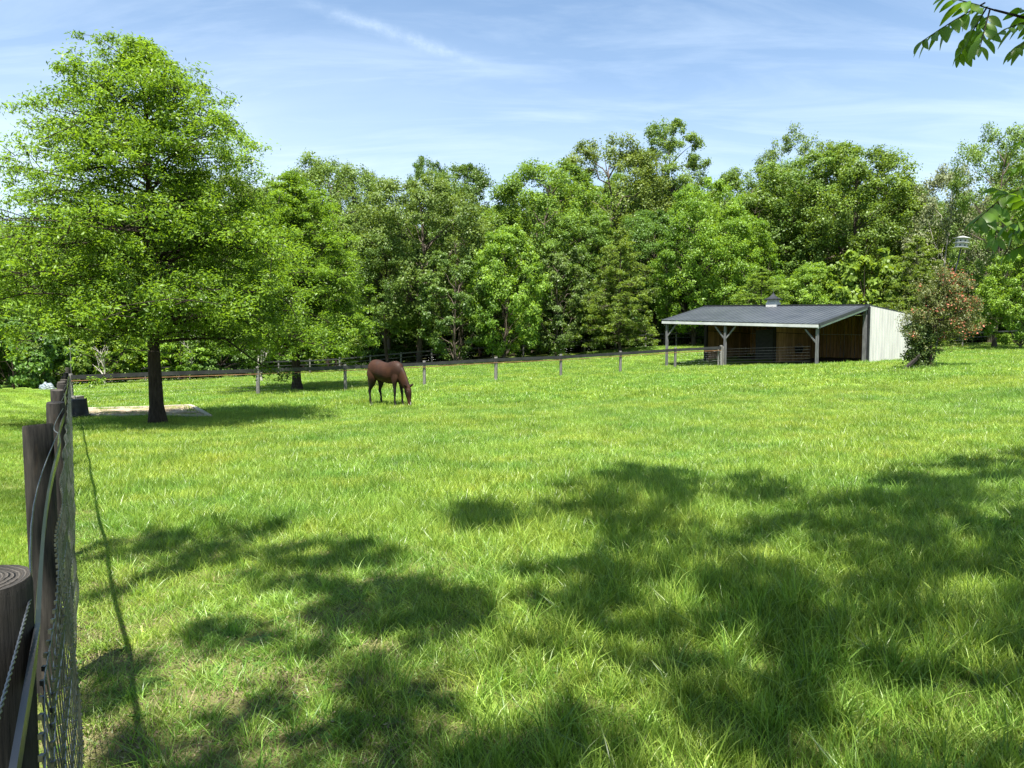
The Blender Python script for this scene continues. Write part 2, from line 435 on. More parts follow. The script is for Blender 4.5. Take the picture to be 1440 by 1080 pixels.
lt_ = NT(M_lawn.node_tree); hs_n = [n for n in lt_.n if n.type == 'HUE_SAT'][0]; gpn = lt_.add('ShaderNodeNewGeometry')
dn = lt_.add('ShaderNodeVectorMath', operation='DOT_PRODUCT'); lt_.link(gpn.outputs['Position'], dn.inputs[0]); dn.inputs[1].default_value = (math.cos(R(52)), math.sin(R(52)), 0)
sw = lt_.math('SINE', lt_.math('MULTIPLY', dn.outputs['Value'], 3.6)); val_in = hs_n.inputs['Value'].links[0].from_socket
lt_.link(lt_.math('ADD', val_in, lt_.math('MULTIPLY', sw, .22)), hs_n.inputs['Value'])  # mowing stripes: sheen of leaning blades painted as lighter and darker bands

def src_coll(name, meshes):
    c = bpy.data.collections.new(name)
    for i, me in enumerate(meshes):
        o = bpy.data.objects.new('%s_%02d' % (name, i), me); c.objects.link(o)
    return c

near_c = src_coll('grass_near', [blade_tuft('tuft', M_grass, 34, .08, .07, .17, .0048, 1), blade_tuft('tuft', M_grass, 34, .09, .05, .13, .0045, 2, .8, .5),
                                 blade_tuft('tuft', M_grass, 22, .05, .12, .24, .0060, 3, .35, .5), blade_tuft('tuft', M_grass, 40, .09, .03, .09, .0040, 4, .8),
                                 blade_tuft('tuft', M_grass_dry, 18, .09, .02, .08, .0035, 5, 1.2), weed_tuft('weed', M_weed, 6),
                                 blade_tuft('tuft', M_grass, 12, .03, .22, .36, .0062, 9, .35, .8),
                                 litter_tuft('litter', M_litter, 10)])
mid_c = src_coll('grass_mid', [blade_tuft('tuft', M_grass, 90, .20, .06, .17, .0075, 11), blade_tuft('tuft', M_grass, 90, .22, .07, .20, .0075, 12, .7),
                               blade_tuft('tuft', M_grass, 90, .20, .04, .13, .0075, 13, .8), blade_tuft('tuft', M_grass_dry, 40, .2, .04, .12, .007, 14, .9)])
far_c = src_coll('grass_far', [blade_tuft('tuft', M_grass, 170, .55, .06, .17, .016, 21), blade_tuft('tuft', M_grass, 170, .55, .06, .20, .016, 22, .7),
                               blade_tuft('tuft', M_grass, 170, .55, .05, .14, .015, 23, .8)])
lawn_c = src_coll('lawn', [blade_tuft('tuft', M_lawn, 70, .16, .03, .055, .005, 31, .6), blade_tuft('tuft', M_lawn, 70, .16, .03, .06, .005, 32, .7)])

def gn_scatter(name, pts, rotz, scl, idx, coll, tilt=None, label=None):
    me = bpy.data.meshes.new(name); me.vertices.add(len(pts)); me.vertices.foreach_set('co', np.asarray(pts, np.float32).ravel())
    rv = np.zeros((len(pts), 3), np.float32); rv[:, 2] = rotz
    rv[:, 0] = rng.normal(0, .10, len(pts)); rv[:, 1] = rng.normal(0, .10, len(pts))
    for nm, typ, arr, key in (('rot', 'FLOAT_VECTOR', rv, 'vector'), ('scl', 'FLOAT_VECTOR', scl, 'vector'), ('idx', 'INT', idx, 'value')):
        a_ = me.attributes.new(nm, typ, 'POINT'); a_.data.foreach_set(key, np.asarray(arr, np.int32 if typ == 'INT' else np.float32).ravel())
    ob = put(name, me, kind='stuff')
    if label: ob['label'] = label; ob['category'] = 'grass'
    ng = bpy.data.node_groups.new(name + '_scatter', 'GeometryNodeTree')
    ng.interface.new_socket('Geometry', in_out='INPUT', socket_type='NodeSocketGeometry')
    ng.interface.new_socket('Geometry', in_out='OUTPUT', socket_type='NodeSocketGeometry')
    N = ng.nodes; L = ng.links
    gi = N.new('NodeGroupInput'); go = N.new('NodeGroupOutput'); ip = N.new('GeometryNodeInstanceOnPoints')
    ci = N.new('GeometryNodeCollectionInfo'); ci.inputs['Collection'].default_value = coll
    ci.inputs['Separate Children'].default_value = True; ci.inputs['Reset Children'].default_value = True
    def na(n, t):
        x = N.new('GeometryNodeInputNamedAttribute'); x.data_type = t; x.inputs['Name'].default_value = n; return x.outputs['Attribute']
    L.new(gi.outputs[0], ip.inputs['Points']); L.new(ci.outputs[0], ip.inputs['Instance']); ip.inputs['Pick Instance'].default_value = True
    L.new(na('idx', 'INT'), ip.inputs['Instance Index']); L.new(na('scl', 'FLOAT_VECTOR'), ip.inputs['Scale'])
    e2r = N.new('FunctionNodeEulerToRotation'); L.new(na('rot', 'FLOAT_VECTOR'), e2r.inputs[0]); L.new(e2r.outputs[0], ip.inputs['Rotation'])
    L.new(ip.outputs[0], go.inputs[0])
    md = ob.modifiers.new('scatter', 'NODES'); md.node_group = ng
    return ob

def vnoise(P, scale, seed=0):
    """cheap smooth value noise"""
    r = np.random.default_rng(seed); T = r.uniform(0, 1, (64, 64))
    q = P / scale; i = np.floor(q).astype(int); f = q - i; f = f * f * (3 - 2 * f)
    g = lambda a, b: T[(i[:, 0] + a) % 64, (i[:, 1] + b) % 64]
    return (g(0, 0) * (1 - f[:, 0]) + g(1, 0) * f[:, 0]) * (1 - f[:, 1]) + (g(0, 1) * (1 - f[:, 0]) + g(1, 1) * f[:, 0]) * f[:, 1]

def wedge(y0, y1, dens, lo=-.80, hi=.80, pad=1.0):
    A = (hi - lo) / 2 * (y1 ** 2 - y0 ** 2) + 2 * pad * (y1 - y0)
    n = int(A * dens * 1.05)
    y = np.sqrt(rng.uniform(y0 ** 2, y1 ** 2, n)); x = (rng.uniform(lo, hi, n)) * y + rng.uniform(-pad, pad, n)
    return np.column_stack([x, y])

PAD = [(-8.75, 20.5), (-12.3, 20.5), (-15.9, 26.2), (-11.95, 26.2)]
def in_pad(P, g=0):
    x0 = -.125 - .622 * P[:, 1]
    t_ = (P[:, 1] - 20.5)
    return (P[:, 1] > 20.5 - g) & (P[:, 1] < 26.2 + g) & (P[:, 0] < -8.75 - .56 * t_ + g) & (P[:, 0] > x0)
SHED_A = Vector((20.96, 42, 0)); SHED_B = Vector((13.23, 49, 0)); SHED_C = Vector((16.8, 39.1, 0)); SHED_D = Vector((9.75, 46.4, 0))
def in_poly(P, poly):
    c = np.zeros(len(P), bool); m = len(poly)
    for i in range(m):
        x1, y1 = poly[i]; x2, y2 = poly[(i + 1) % m]
        cond = ((y1 > P[:, 1]) != (y2 > P[:, 1])) & (P[:, 0] < (x2 - x1) * (P[:, 1] - y1) / (y2 - y1 + 1e-12) + x1)
        c ^= cond
    return c
shedpoly = [(17.1, 39.5), (24.6, 45.0), (17.3, 51.8), (10.2, 46.2)]
dirt = []
for px, py, r_ in ((210, 856, .20), (275, 885, .13), (278, 910, .16), (118, 872, .16), (400, 930, .18), (330, 995, .20), (122, 950, .14),
                   (468, 862, .20), (262, 968, .16), (415, 958, .14), (250, 1055, .12), (515, 1018, .10), (560, 1045, .12), (1320, 855, .16),
                   (1340, 1010, .12), (840, 880, .10), (700, 1040, .10), (190, 1000, .14), (150, 905, .16), (175, 800, .14), (120, 800, .12), (150, 1040, .14)):
    d_ = pix_dir(px, py); t_ = EYE / -d_.z; dirt.append((d_.x * t_, d_.y * t_, r_))
def keep_grass(P):
    k = np.ones(len(P))
    for x, y, r_ in dirt:
        dd = np.hypot((P[:, 0] - x) * .8, P[:, 1] - y) / r_; k *= np.clip((dd - .3) / .75, .35, 1)
    return k

def meadow(name, y0, y1, dens, coll, nidx, base, weights, pad=1.0):
    P = wedge(y0, y1, dens, pad=pad, hi=.95)
    P = P[(P[:, 0] > left_fence_x(P[:, 1]) + .04) & ~in_pad(P, .05) & ~in_poly(P, shedpoly)]
    k = keep_grass(P)
    lush = vnoise(P, 1.1, 3) * .55 + vnoise(P, .45, 4) * .45
    # the ground is more worn beside the fence close to the camera
    worn = np.clip((0.6 - P[:, 0]) / 2.2, 0, 1) * np.clip((7.5 - P[:, 1]) / 3, 0, 1)
    worn = np.maximum(worn, np.clip(1 - (P[:, 0] - left_fence_x(P[:, 1])) / .7, 0, 1) * .8)
    keep = rng.uniform(0, 1, len(P)) < k * (1 - .2 * worn * (lush < .5))
    P = P[keep]; lush = lush[keep]; worn = worn[keep]; n = len(P)
    idx = rng.choice(nidx, n, p=weights)
    if nidx == 7:                                 # near: short kinds where worn, tall where lush
        short = (worn > .35) & (rng.uniform(0, 1, n) < .75)
        idx = np.where(short & np.isin(idx, (0, 2, 6)), rng.choice([3, 1, 3, 5, 4], n), idx)
        lit = (rng.uniform(0, 1, n) < np.where(worn > .3, .10, .03)); idx = np.where(lit, 7, idx)
        idx = np.where((idx == 4) & (worn < .2) & (rng.uniform(0, 1, n) < .5), 0, idx)
    hs = base * (.42 + .80 * lush) * (1 - .35 * worn) * rng.uniform(.8, 1.2, n)
    ws = base * rng.uniform(.85, 1.15, n)
    z = gz_np(P)
    return gn_scatter(name, np.column_stack([P, z]), rng.uniform(0, 6.283, n), np.column_stack([ws, ws, hs]), idx, coll)

g1 = meadow('meadow_grass', 1.3, 7.5, 250, near_c, 7, 1.0, [.27, .22, .12, .23, .09, .02, .05], 3.0)
g1['label'] = 'lush long pasture grass dappled by tree shade in the foreground'; g1['category'] = 'grass'
g2 = meadow('meadow_grass', 7.5, 22, 62, mid_c, 4, 1.0, [.34, .32, .28, .06], 1.5)
g2['label'] = 'sunlit long grass across the middle of the pasture'; g2['category'] = 'grass'
g3 = meadow('meadow_grass', 22, 62, 6.5, far_c, 3, 1.0, [.4, .35, .25], 3)
g3['label'] = 'bright green grass of the far pasture up to the woods'; g3['category'] = 'grass'

def litter():
    pts = []
    for x, y, r_ in dirt:
        n = int(150 * r_); a_ = rng.uniform(0, 6.283, n); d_ = r_ * 1.25 * np.sqrt(rng.uniform(0, 1, n)); pts.append(np.column_stack([x + d_ * np.cos(a_), y + d_ * np.sin(a_)]))
    P = np.concatenate(pts); n = len(P)
    gn_scatter('ground_litter', np.column_stack([P, gz_np(P)]), rng.uniform(0, 6.283, n), np.ones((n, 3)), rng.choice([7, 7, 7, 4, 3], n), near_c, label='dry straw and dead leaves on the worn bare patches near the left fence')
litter()
def pad_weeds():
    n = 260; t_ = rng.uniform(0, 1, n); y = 20.6 + 5.4 * rng.uniform(0, 1, n); x = left_fence_x(y) + .3 + t_ * (3.7)
    P = np.column_stack([x, y]); P = P[in_pad(P, -.05) & (vnoise(P, .7, 12) > .45)]; n = len(P)
    gn_scatter('dry_grass', np.column_stack([P, gz_np(P) + .05]), rng.uniform(0, 6.283, n), np.column_stack([np.ones(n), np.ones(n), rng.uniform(.3, .7, n)]), rng.choice([3, 3, 3, 2], n), mid_c, label='straw and dry tufts scattered over the gravel pad behind the oak')
pad_weeds()

def lawn():
    a = []
    for y0, y1, d, s in ((1.2, 9, 85, 1.0), (9, 20, 30, 1.5), (20, 37, 10, 2.4)):
        P = wedge(y0, y1, d, -1.05, -.58, 1.0); P = P[P[:, 0] < left_fence_x(P[:, 1]) - .05]
        a.append(np.column_stack([P, np.full(len(P), s)]))
    a = np.concatenate(a); P = a[:, :2]; n = len(P)
    s = a[:, 2]
    return gn_scatter('lawn_grass', np.column_stack([P, gz_np(P)]), rng.uniform(0, 6.283, n), np.column_stack([s, s, .8 + .25 * s]), rng.integers(0, 2, n), lawn_c,
                      label='short mown lawn on the far side of the left fence')
lawn()

# ------------------------------------------------------------------ trees
def leaves_np(cen, nor, size, r, aspect=.5, jitter=.6):
    """diamond leaves: returns V, F"""
    n = len(cen)
    nor = nor + r.normal(0, jitter, (n, 3)); nor /= np.linalg.norm(nor, axis=1, keepdims=True) + 1e-9
    t_ = np.cross(nor, r.normal(0, 1, (n, 3))); t_ /= np.linalg.norm(t_, axis=1, keepdims=True) + 1e-9
    b_ = np.cross(nor, t_)
    L = size * r.uniform(.65, 1.35, n)[:, None]; W = L * aspect
    V = np.empty((n, 4, 3))
    V[:, 0] = cen - t_ * L * .5; V[:, 1] = cen + b_ * W * .5 + nor * L * .10 - t_ * L * .05
    V[:, 2] = cen + t_ * L * .5 - nor * L * .12; V[:, 3] = cen - b_ * W * .5 + nor * L * .10 - t_ * L * .05
    Fq = np.arange(4 * n).reshape(n, 4)
    return V.reshape(-1, 3), Fq


def curve_pts(a, b, sag, r, n=4, wob=.05):
    a = Vector(a); b = Vector(b); L = (b - a).length; out = []
    for i in range(n + 1):
        s = i / n; p = a.lerp(b, s); p.z += sag * L * math.sin(math.pi * s)
        if 0 < i < n: p += Vector(r.normal(0, wob * L, 3))
        out.append(p)
    return out


def make_tree(seed, H=18, Rad=5.5, cb=.18, lobes=22, clumps=11, per=100, leaf=.26, flat=.62, trunk_r=.26, shape='round', bark=None, leafm=None, tilt=0, gap=1.0, rcs=1.0, asp=.55, open_=0):
    """a broadleaf tree; returns (trunk mesh, crown mesh) standing at the origin"""
    r = np.random.default_rng(seed); wd = MB()
    def env(t):
        if shape == 'round': return Rad * max(.12, math.sin(math.pi * min(1, (t * .86 + .14)) ** .85)) ** .6
        if shape == 'cone': return Rad * (1.02 - t) ** .72 * min(1, .55 + t * 3)
        if shape == 'vase': return Rad * max(.15, math.sin(math.pi * min(1, t * .75 + .2))) ** .7
        return Rad * max(.15, math.sin(math.pi * (t * .8 + .16))) ** .45
    top = Vector((r.normal(0, .03 * H), r.normal(0, .03 * H), H * .90))
    tp = [Vector((0, 0, -.4)), Vector((0, 0, .05 * H))] + [Vector((top.x * s + r.normal(0, .012 * H), top.y * s + r.normal(0, .012 * H), H * (.05 + .85 * s))) for s in (.2, .4, .6, .8, 1)]
    wd.tube(tp, [trunk_r * 1.45, trunk_r, trunk_r * .88, trunk_r * .7, trunk_r * .5, trunk_r * .3, trunk_r * .1], 8)
    def trunk_at(z):
        for i in range(len(tp) - 1):
            if tp[i].z <= z <= tp[i + 1].z: return tp[i].lerp(tp[i + 1], (z - tp[i].z) / (tp[i + 1].z - tp[i].z))
        return tp[-1]
    cen = []; nor = []; tin = []
    zc = H * (cb + (1 - cb) * .50); hz = H * (1 - cb) * .5
    for i in range(lobes):
        v = 1 - 2 * (i + .5) / lobes; v = v * .96; az = i * 2.39996 + r.normal(0, .3)
        ring = math.sqrt(max(0, 1 - v * v))
        if shape == 'cone': ring = ring * (1.0 - .55 * (v * .5 + .5)) * 1.25
        if shape == 'full': ring = ring ** .7
        if shape == 'vase': ring = ring * (.55 + .5 * (v * .5 + .5))
        k = r.uniform(.62, .78)
        rl = Rad * r.uniform(.28, .42) * gap * (.8 if abs(v) > .8 else 1)
        z = zc + v * (hz - rl * .55)
        rad = ring * Rad * k
        c = Vector((math.cos(az) * rad, math.sin(az) * rad, z)) + (trunk_at(z) - Vector((0, 0, trunk_at(z).z)))
        st = trunk_at(max(H * max(cb, .06) * .6, z - rad * r.uniform(.5, 1.1) - .3))
        lr = trunk_r * (.36 - .10 * v)
        wd.tube(curve_pts(st, c, .05, r), [lr, lr * .8, lr * .6, lr * .42, lr * .22], 5, False)
        lt = r.normal(0, .13); out = np.array([math.cos(az) * ring, math.sin(az) * ring, v * .8 + .25])
        for j in range(clumps):
            d = r.normal(0, 1, 3); d /= np.linalg.norm(d); d = d + .75 * out; d /= np.linalg.norm(d)
            cc = np.array(c) + d * rl * r.uniform(.62, 1.08)
            if j % 3 == 0: wd.tube([c, (c + Vector(cc)) / 2 + Vector(r.normal(0, .08, 3)), Vector(cc)], [lr * .25, lr * .16, lr * .06], 4, False)
            rc = rl * r.uniform(.27, .44) * rcs; m = int(per * r.uniform(.7, 1.3))
            u = r.normal(0, 1, (m, 3)); u /= np.linalg.norm(u, axis=1, keepdims=True)
            rr = r.uniform(.25, 1.15, (m, 1)) ** .8 * (1 + .22 * np.sin(u[:, :1] * 9 + j))
            p = cc + u * rr * rc * np.array([1, 1, flat])
            cen.append(p); nor.append(u * .55 + d * .35 + np.array([0, -.1, .55])); tin.append(np.clip(.5 + lt + r.normal(0, .10) + r.normal(0, .16, m), 0, 1))
    cen = np.concatenate(cen); nor = np.concatenate(nor); tin = np.concatenate(tin)
    V, Fq = leaves_np(cen, nor, leaf, r, asp)
    return wd.mesh('trunk', bark or M_bark), mesh_np('crown', V, 4, Fq, leafm, tin)


def make_oak(seed, H=10.2, Rad=4.2, cb=.17, limbs=95, leaf=.095, per=64, trunk_r=.17, leafm=None, nclump=9, env_p=None, bark=None):
    """pyramidal oak: limbs radiate from one straight leader, sprays of narrow leaves in layers along them"""
    r = np.random.default_rng(seed); wd = MB()
    tp = [Vector((.0, 0, -.3)), Vector((0.0, 0, .12)), Vector((-.02, 0, .5)), Vector((-.05, 0, 1.8)), Vector((-.08, .03, H * .4)), Vector((-.05, .0, H * .65)), Vector((-.12, 0, H * .97))]
    wd.tube(tp, [trunk_r * 1.9, trunk_r * 1.45, trunk_r * 1.08, trunk_r * .92, trunk_r * .68, trunk_r * .4, .015], 12)
    def tr(z):
        for i in range(len(tp) - 1):
            if tp[i].z <= z <= tp[i + 1].z: return tp[i].lerp(tp[i + 1], (z - tp[i].z) / (tp[i + 1].z - tp[i].z))
        return tp[-1]
    cen = []; nor = []; tin = []
    for i in range(limbs):
        t = (i + .5) / limbs; t = t ** 1.15
        z0 = H * (cb + (.97 - cb) * t); az = i * 2.39996 + r.normal(0, .25)
        er = Rad * (1.0 - t ** 2.1) ** .92 * (.90 + .12 * math.sin(5 * az + 7 * t) + min(.10, r.normal(0, .07))) + .15
        if t < .06: er *= .86
        rise = .03 + .42 * t + r.normal(0, .11)
        d = Vector((math.cos(az), math.sin(az), 0))
        a0 = tr(z0); L = er
        pts = []
        for s in (0, .25, .5, .75, 1):
            pts.append(a0 + d * (L * s) + Vector((0, 0, L * (rise * s + .10 * math.sin(math.pi * s) - .06 * s * s))) + Vector(r.normal(0, .035 * L, 3)) * (s > 0))
        lr = .012 + .028 * (1 - t) * trunk_r / .17
        wd.tube(pts, [lr * 1.3, lr, lr * .75, lr * .45, lr * .18], 5, False)
        lt = r.normal(0, .13)
        nc = max(3, int(nclump * L / Rad * 1.35) + 1)
        for j in range(nc):
            s = .22 + .80 * ((j + r.uniform(.1, .9)) / nc); s = min(1.02, s)
            k = min(3, int(s * 4)); f = s * 4 - k; base = pts[k].lerp(pts[k + 1], min(1.1, f))
            side = Vector((-d.y, d.x, 0)) * r.normal(0, 1) * (.12 + .26 * (1 - abs(s - .6))) * L * .62
            cc = base + side + Vector((0, 0, r.normal(.02, .10) * L * .6)) + d * abs(side.length) * .35
            wd.tube([base, (base + cc) / 2 + Vector((0, 0, .02)), cc], [lr * .4, lr * .28, .004], 4, False)
            rc = (.20 + .25 * r.uniform()) * (.55 + .45 * L / Rad) * Rad / 4.2
            m = int(per * r.uniform(.6, 1.3))
            u = r.normal(0, .55, (m, 3)); p = np.array(cc) + u * rc * np.array([1.05, 1.05, .62])
            p[:, 2] += .10 * rc - .25 * (np.abs(u[:, 0]) + np.abs(u[:, 1])) * rc * .4
            cen.append(p); nor.append(np.tile([0, -.1, .8], (m, 1)) + u * .35); tin.append(np.clip(.5 + lt + r.normal(0, .08) + r.normal(0, .2, m), 0, 1))
    cen = np.concatenate(cen); nor = np.concatenate(nor); tin = np.concatenate(tin)
    V, Fq = leaves_np(cen, nor, leaf, r, .36, .6)
    return wd.mesh('trunk', bark or M_bark_dark), mesh_np('crown', V, 4, Fq, leafm, tin)


def conifer_like(seed, H, Rad, leafm, layers=30, per=150, leaf=.2):
    """tree with flat, layered, drooping boughs"""
    r = np.random.default_rng(seed); wd = MB(); wd.tube([(0, 0, -.3), (0, 0, H * .5), (0, 0, H * .98)], [.17, .11, .02], 7)
    cen = []; nor = []; tin = []
    for i in range(layers * 3):
        t = (i + .5) / (layers * 3); z = H * (.10 + .88 * t); az = i * 2.39996 + r.normal(0, .3)
        L = Rad * (1 - t ** 2.2) ** .8 * r.uniform(.7, 1.15) + .25
        d = Vector((math.cos(az), math.sin(az), 0)); e = Vector((0, 0, z)) + d * L + Vector((0, 0, L * .12))
        wd.tube([(0, 0, z - .1 * L), (Vector((0, 0, z)) + e) / 2 + Vector((0, 0, .08 * L)), e], [.04, .025, .008], 4, False)
        m = int(per * (.4 + L / Rad)); s = r.uniform(.25, 1.1, m)
        sw = .30 * L * (1.25 - s)
        p = np.array([0, 0, z]) + np.outer(s, np.array(d) * L) + np.outer(r.normal(0, 1, m) * sw, [-d.y, d.x, 0])
        p[:, 2] += L * (.25 * s - .16 * s * s) + r.normal(0, .05, m) * L * .5
        lt = r.normal(0, .12)
        cen.append(p); nor.append(np.tile([0, -.2, 1.0], (m, 1))); tin.append(np.clip(.5 + lt + r.normal(0, .18, m), 0, 1))
    cen = np.concatenate(cen); nor = np.concatenate(nor); tin = np.concatenate(tin)
    V, Fq = leaves_np(cen, nor, leaf, r, .5, .35)
    return wd.mesh('trunk', M_bark), mesh_np('crown', V, 4, Fq, leafm, tin)


LM = {
    'oak': leaf_mat('oak_leaves', (.068, .125, .014), (.200, .305, .040), .46, (1.5, 1.42, .45), .42, .12),
    'mid': leaf_mat('mid_green_leaves', (.060, .112, .018), (.175, .275, .048), .36, None, .45, .25),
    'bright': leaf_mat('yellow_green_leaves', (.082, .150, .018), (.225, .330, .044), .42, None, .45, .15),
    'dark': leaf_mat('deep_green_leaves', (.046, .094, .018), (.135, .225, .044), .32, None, .42, .2),
    'olive': leaf_mat('dusty_green_leaves', (.062, .110, .022), (.180, .265, .054), .34, (1.5, 1.4, .6), .5, .2),
    'pale': leaf_mat('pale_green_leaves', (.076, .130, .026), (.205, .285, .062), .36, (1.4, 1.3, .6), .5, .2),
    'grey': leaf_mat('grey_green_leaves', (.12, .16, .065), (.28, .31, .17), .3, (1.2, 1.15, .7), .55, .2),
    'blue': leaf_mat('bluish_green_leaves', (.052, .094, .022), (.145, .210, .048), .34, (1.5, 1.45, .55), .45, .2),
    'layer': leaf_mat('layered_light_leaves', (.066, .122, .020), (.190, .285, .052), .4, None, .5, .2),
}
PR = {}
PR['round_mid'] = make_tree(101, 18, 5.4, .26, 34, 13, 105, .21, .75, .27, 'round', M_bark, LM['mid'])
PR['round_mid2'] = make_tree(102, 18, 5.0, .22, 34, 13, 105, .21, .75, .27, 'full', M_bark, LM['mid'])
PR['bright'] = make_tree(103, 10, 4.2, .06, 26, 12, 105, .21, .62, .14, 'cone', M_bark, LM['bright'])
PR['bright2'] = make_tree(104, 16, 5.2, .08, 34, 13, 105, .21, .65, .22, 'full', M_bark, LM['bright'])
PR['dark'] = make_tree(105, 18, 5.0, .24, 34, 12, 105, .21, .75, .26, 'full', M_bark_dark, LM['dark'])
PR['olive'] = make_tree(106, 16, 5.8, .18, 38, 14, 105, .21, .75, .26, 'round', M_bark, LM['olive'])
PR['pale'] = make_tree(107, 20, 5.2, .14, 38, 13, 100, .20, .9, .27, 'full', M_bark, LM['pale'])
PR['slender'] = make_tree(108, 21, 4.2, .25, 34, 11, 95, .19, .95, .22, 'round', M_bark, LM['pale'], gap=.82, rcs=1.1)
PR['blue'] = make_tree(109, 11, 3.6, .06, 24, 11, 80, .23, .65, .16, 'full', M_bark, LM['blue'])
PR['layer'] = make_oak(110, H=12, Rad=3.6, cb=.06, limbs=80, leaf=.19, per=60, trunk_r=.15, leafm=LM['layer'], nclump=9, bark=M_bark)
PR['grey'] = make_tree(111, 10, 4.4, .05, 26, 12, 80, .18, .75, .12, 'round', M_bark_pale, LM['grey'], rcs=1.1)
PR['open'] = make_tree(112, 17, 5.4, .28, 26, 10, 95, .19, .85, .22, 'round', M_bark, LM['pale'], gap=.80)
PR['shrub'] = make_tree(113, 3.2, 2.3, .0, 16, 9, 105, .21, .65, .05, 'full', M_bark_dark, LM['mid'])
PR['shrub_b'] = make_tree(114, 3.4, 2.2, .0, 16, 9, 105, .21, .6, .05, 'full', M_bark_dark, LM['bright'])
PR['shrub_d'] = make_tree(115, 3.2, 2.6, .0, 16, 9, 105, .21, .65, .05, 'full', M_bark_dark, LM['dark'])
PH = {'round_mid': (18, 5.4), 'round_mid2': (18, 5.0), 'bright': (10, 4.2), 'bright2': (16, 5.2), 'dark': (18, 5.0), 'olive': (16, 5.8), 'pale': (20, 5.2), 'slender': (21, 4.2),
      'blue': (11, 3.6), 'layer': (12, 3.8), 'grey': (10, 4.4), 'open': (17, 5.4), 'shrub': (3.2, 2.3), 'shrub_b': (3.4, 2.2), 'shrub_d': (3.2, 2.6)}


def plant(kind, px, top, Y, wpx, label, name='broadleaf_tree', cat='tree', group=None, rz=None):
    """stands the tree in column px at distance Y so that its top reaches row top and its crown spans wpx columns"""
    g = gp(px, Y); zt = at(px, top, Y).z; H0, R0 = PH[kind]
    sz = (zt - g.z) / (H0 * .985); sx = (wpx / F * Y / 2) / (R0 * .89)
    rz = random.uniform(0, 6.28) if rz is None else rz
    e = thing(name, label, cat, g - Vector((0, 0, .05)), (0, 0, rz), group, (sx, sx, sz))
    put('trunk', PR[kind][0], e); put('crown', PR[kind][1], e)
    return e


G1 = 'trees along the edge of the wood'
WOOD = [
    ('pale', 455, 222, 74, 150, 'tall pale green tree with feathery top rising behind the second oak'),
    ('olive', 378, 262, 70, 130, 'dusty green tree between the big oak crown and the second oak'),
    ('pale', 510, 240, 78, 70, 'slim pale tree top just left of the gap in the treeline'),
    ('olive', 590, 255, 62, 172, 'large rounded dusty green tree rising directly behind the horse'),
    ('dark', 605, 230, 82, 62, 'small dark pointed tree top poking above the rounded dusty tree'),
    ('dark', 672, 238, 74, 108, 'dark green tree standing behind and right of the rounded dusty tree'),
    ('bright', 708, 322, 58, 104, 'bright yellow-green maple at the wood edge right of the horse'),
    ('round_mid', 765, 232, 68, 160, 'broad mid-green tree with visible limbs behind the bright maple'),
    ('blue', 782, 352, 59, 78, 'bluish green young tree to the right of the bright maple'),
    ('pale', 855, 196, 76, 150, 'tall pale-leaved tree with domed top left of the highest tree'),
    ('layer', 872, 318, 58, 100, 'light green tree with flat layered boughs left of the shed'),
    ('round_mid2', 820, 300, 64, 110, 'mid-green tree filling the gap left of the layered tree'),
    ('slender', 965, 172, 78, 112, 'highest slender tree with airy grey-green top above the treeline'),
    ('bright2', 975, 262, 62, 120, 'yellow-green tree behind the left end of the shed roof'),
    ('round_mid', 1045, 243, 70, 130, 'mid-green tree between the slender tree and the big right-hand tree'),
    ('bright2', 1035, 300, 61, 110, 'leafy bright green tree above the middle of the shed roof'),
    ('open', 1115, 192, 82, 120, 'pale open-crowned tree top rising behind the big right-hand tree'),
    ('round_mid2', 1135, 215, 66, 150, 'big mid-green tree above the shed cupola'),
    ('round_mid', 1205, 210, 64, 150, 'broad dome-shaped green tree behind the right end of the shed'),
    ('layer', 1068, 375, 55, 90, 'small yellow-green layered tree just left of the shed cupola'),
    ('layer', 1268, 255, 64, 120, 'layered yellow-green tree above the white shed wall'),
    ('bright', 1135, 372, 56, 90, 'low bright green tree directly behind the cupola'),
    ('shrub_b', 1215, 360, 56, 110, 'rounded light green small tree behind the right shed roof end'),
    ('grey', 1325, 240, 60, 125, 'silvery grey-green blossoming tree behind the martin house'),
    ('layer', 1285, 330, 52, 100, 'yellowish layered tree between the white wall and the red-flowered bush'),
    ('dark', 1375, 290, 66, 140, 'dark green tree behind the martin house pole'),
    ('open', 1398, 183, 54, 130, 'gnarled open tree with curling branches against the sky at right'),
    ('bright', 1435, 352, 50, 90, 'low yellow-green tree at the right edge above the far fence'),
    ('olive', 1470, 200, 62, 150, 'dusty green tree cut by the right edge of the view'),
    ('dark', 545, 330, 60, 90, 'dark leafy tree between the second oak and the rounded dusty tree'),
    ('blue', 640, 360, 57, 90, 'low bluish green tree just behind the horse and right'),
    ('dark', 925, 300, 66, 100, 'dark green tree beside the left shed post'),
    ('olive', 300, 250, 62, 150, 'dusty green tree hidden behind the big oak crown'),
    ('round_mid', 180, 300, 64, 170, 'mid-green tree behind the trunk of the big oak'),
    ('dark', 60, 330, 58, 170, 'dark tree behind the left side of the big oak'),
    ('olive', -60, 300, 60, 180, 'dusty green tree beyond the lawn at the far left'),
    ('bright2', -150, 280, 62, 150, 'bright green tree beyond the lawn left of the view'),
    ('round_mid2', 1560, 220, 64, 170, 'mid-green tree just outside the right edge'),
]
for k, px, top, Y, wpx, lab in WOOD:
    plant(k, px, top, Y, wpx, lab, 'woodland_tree', 'tree', G1)

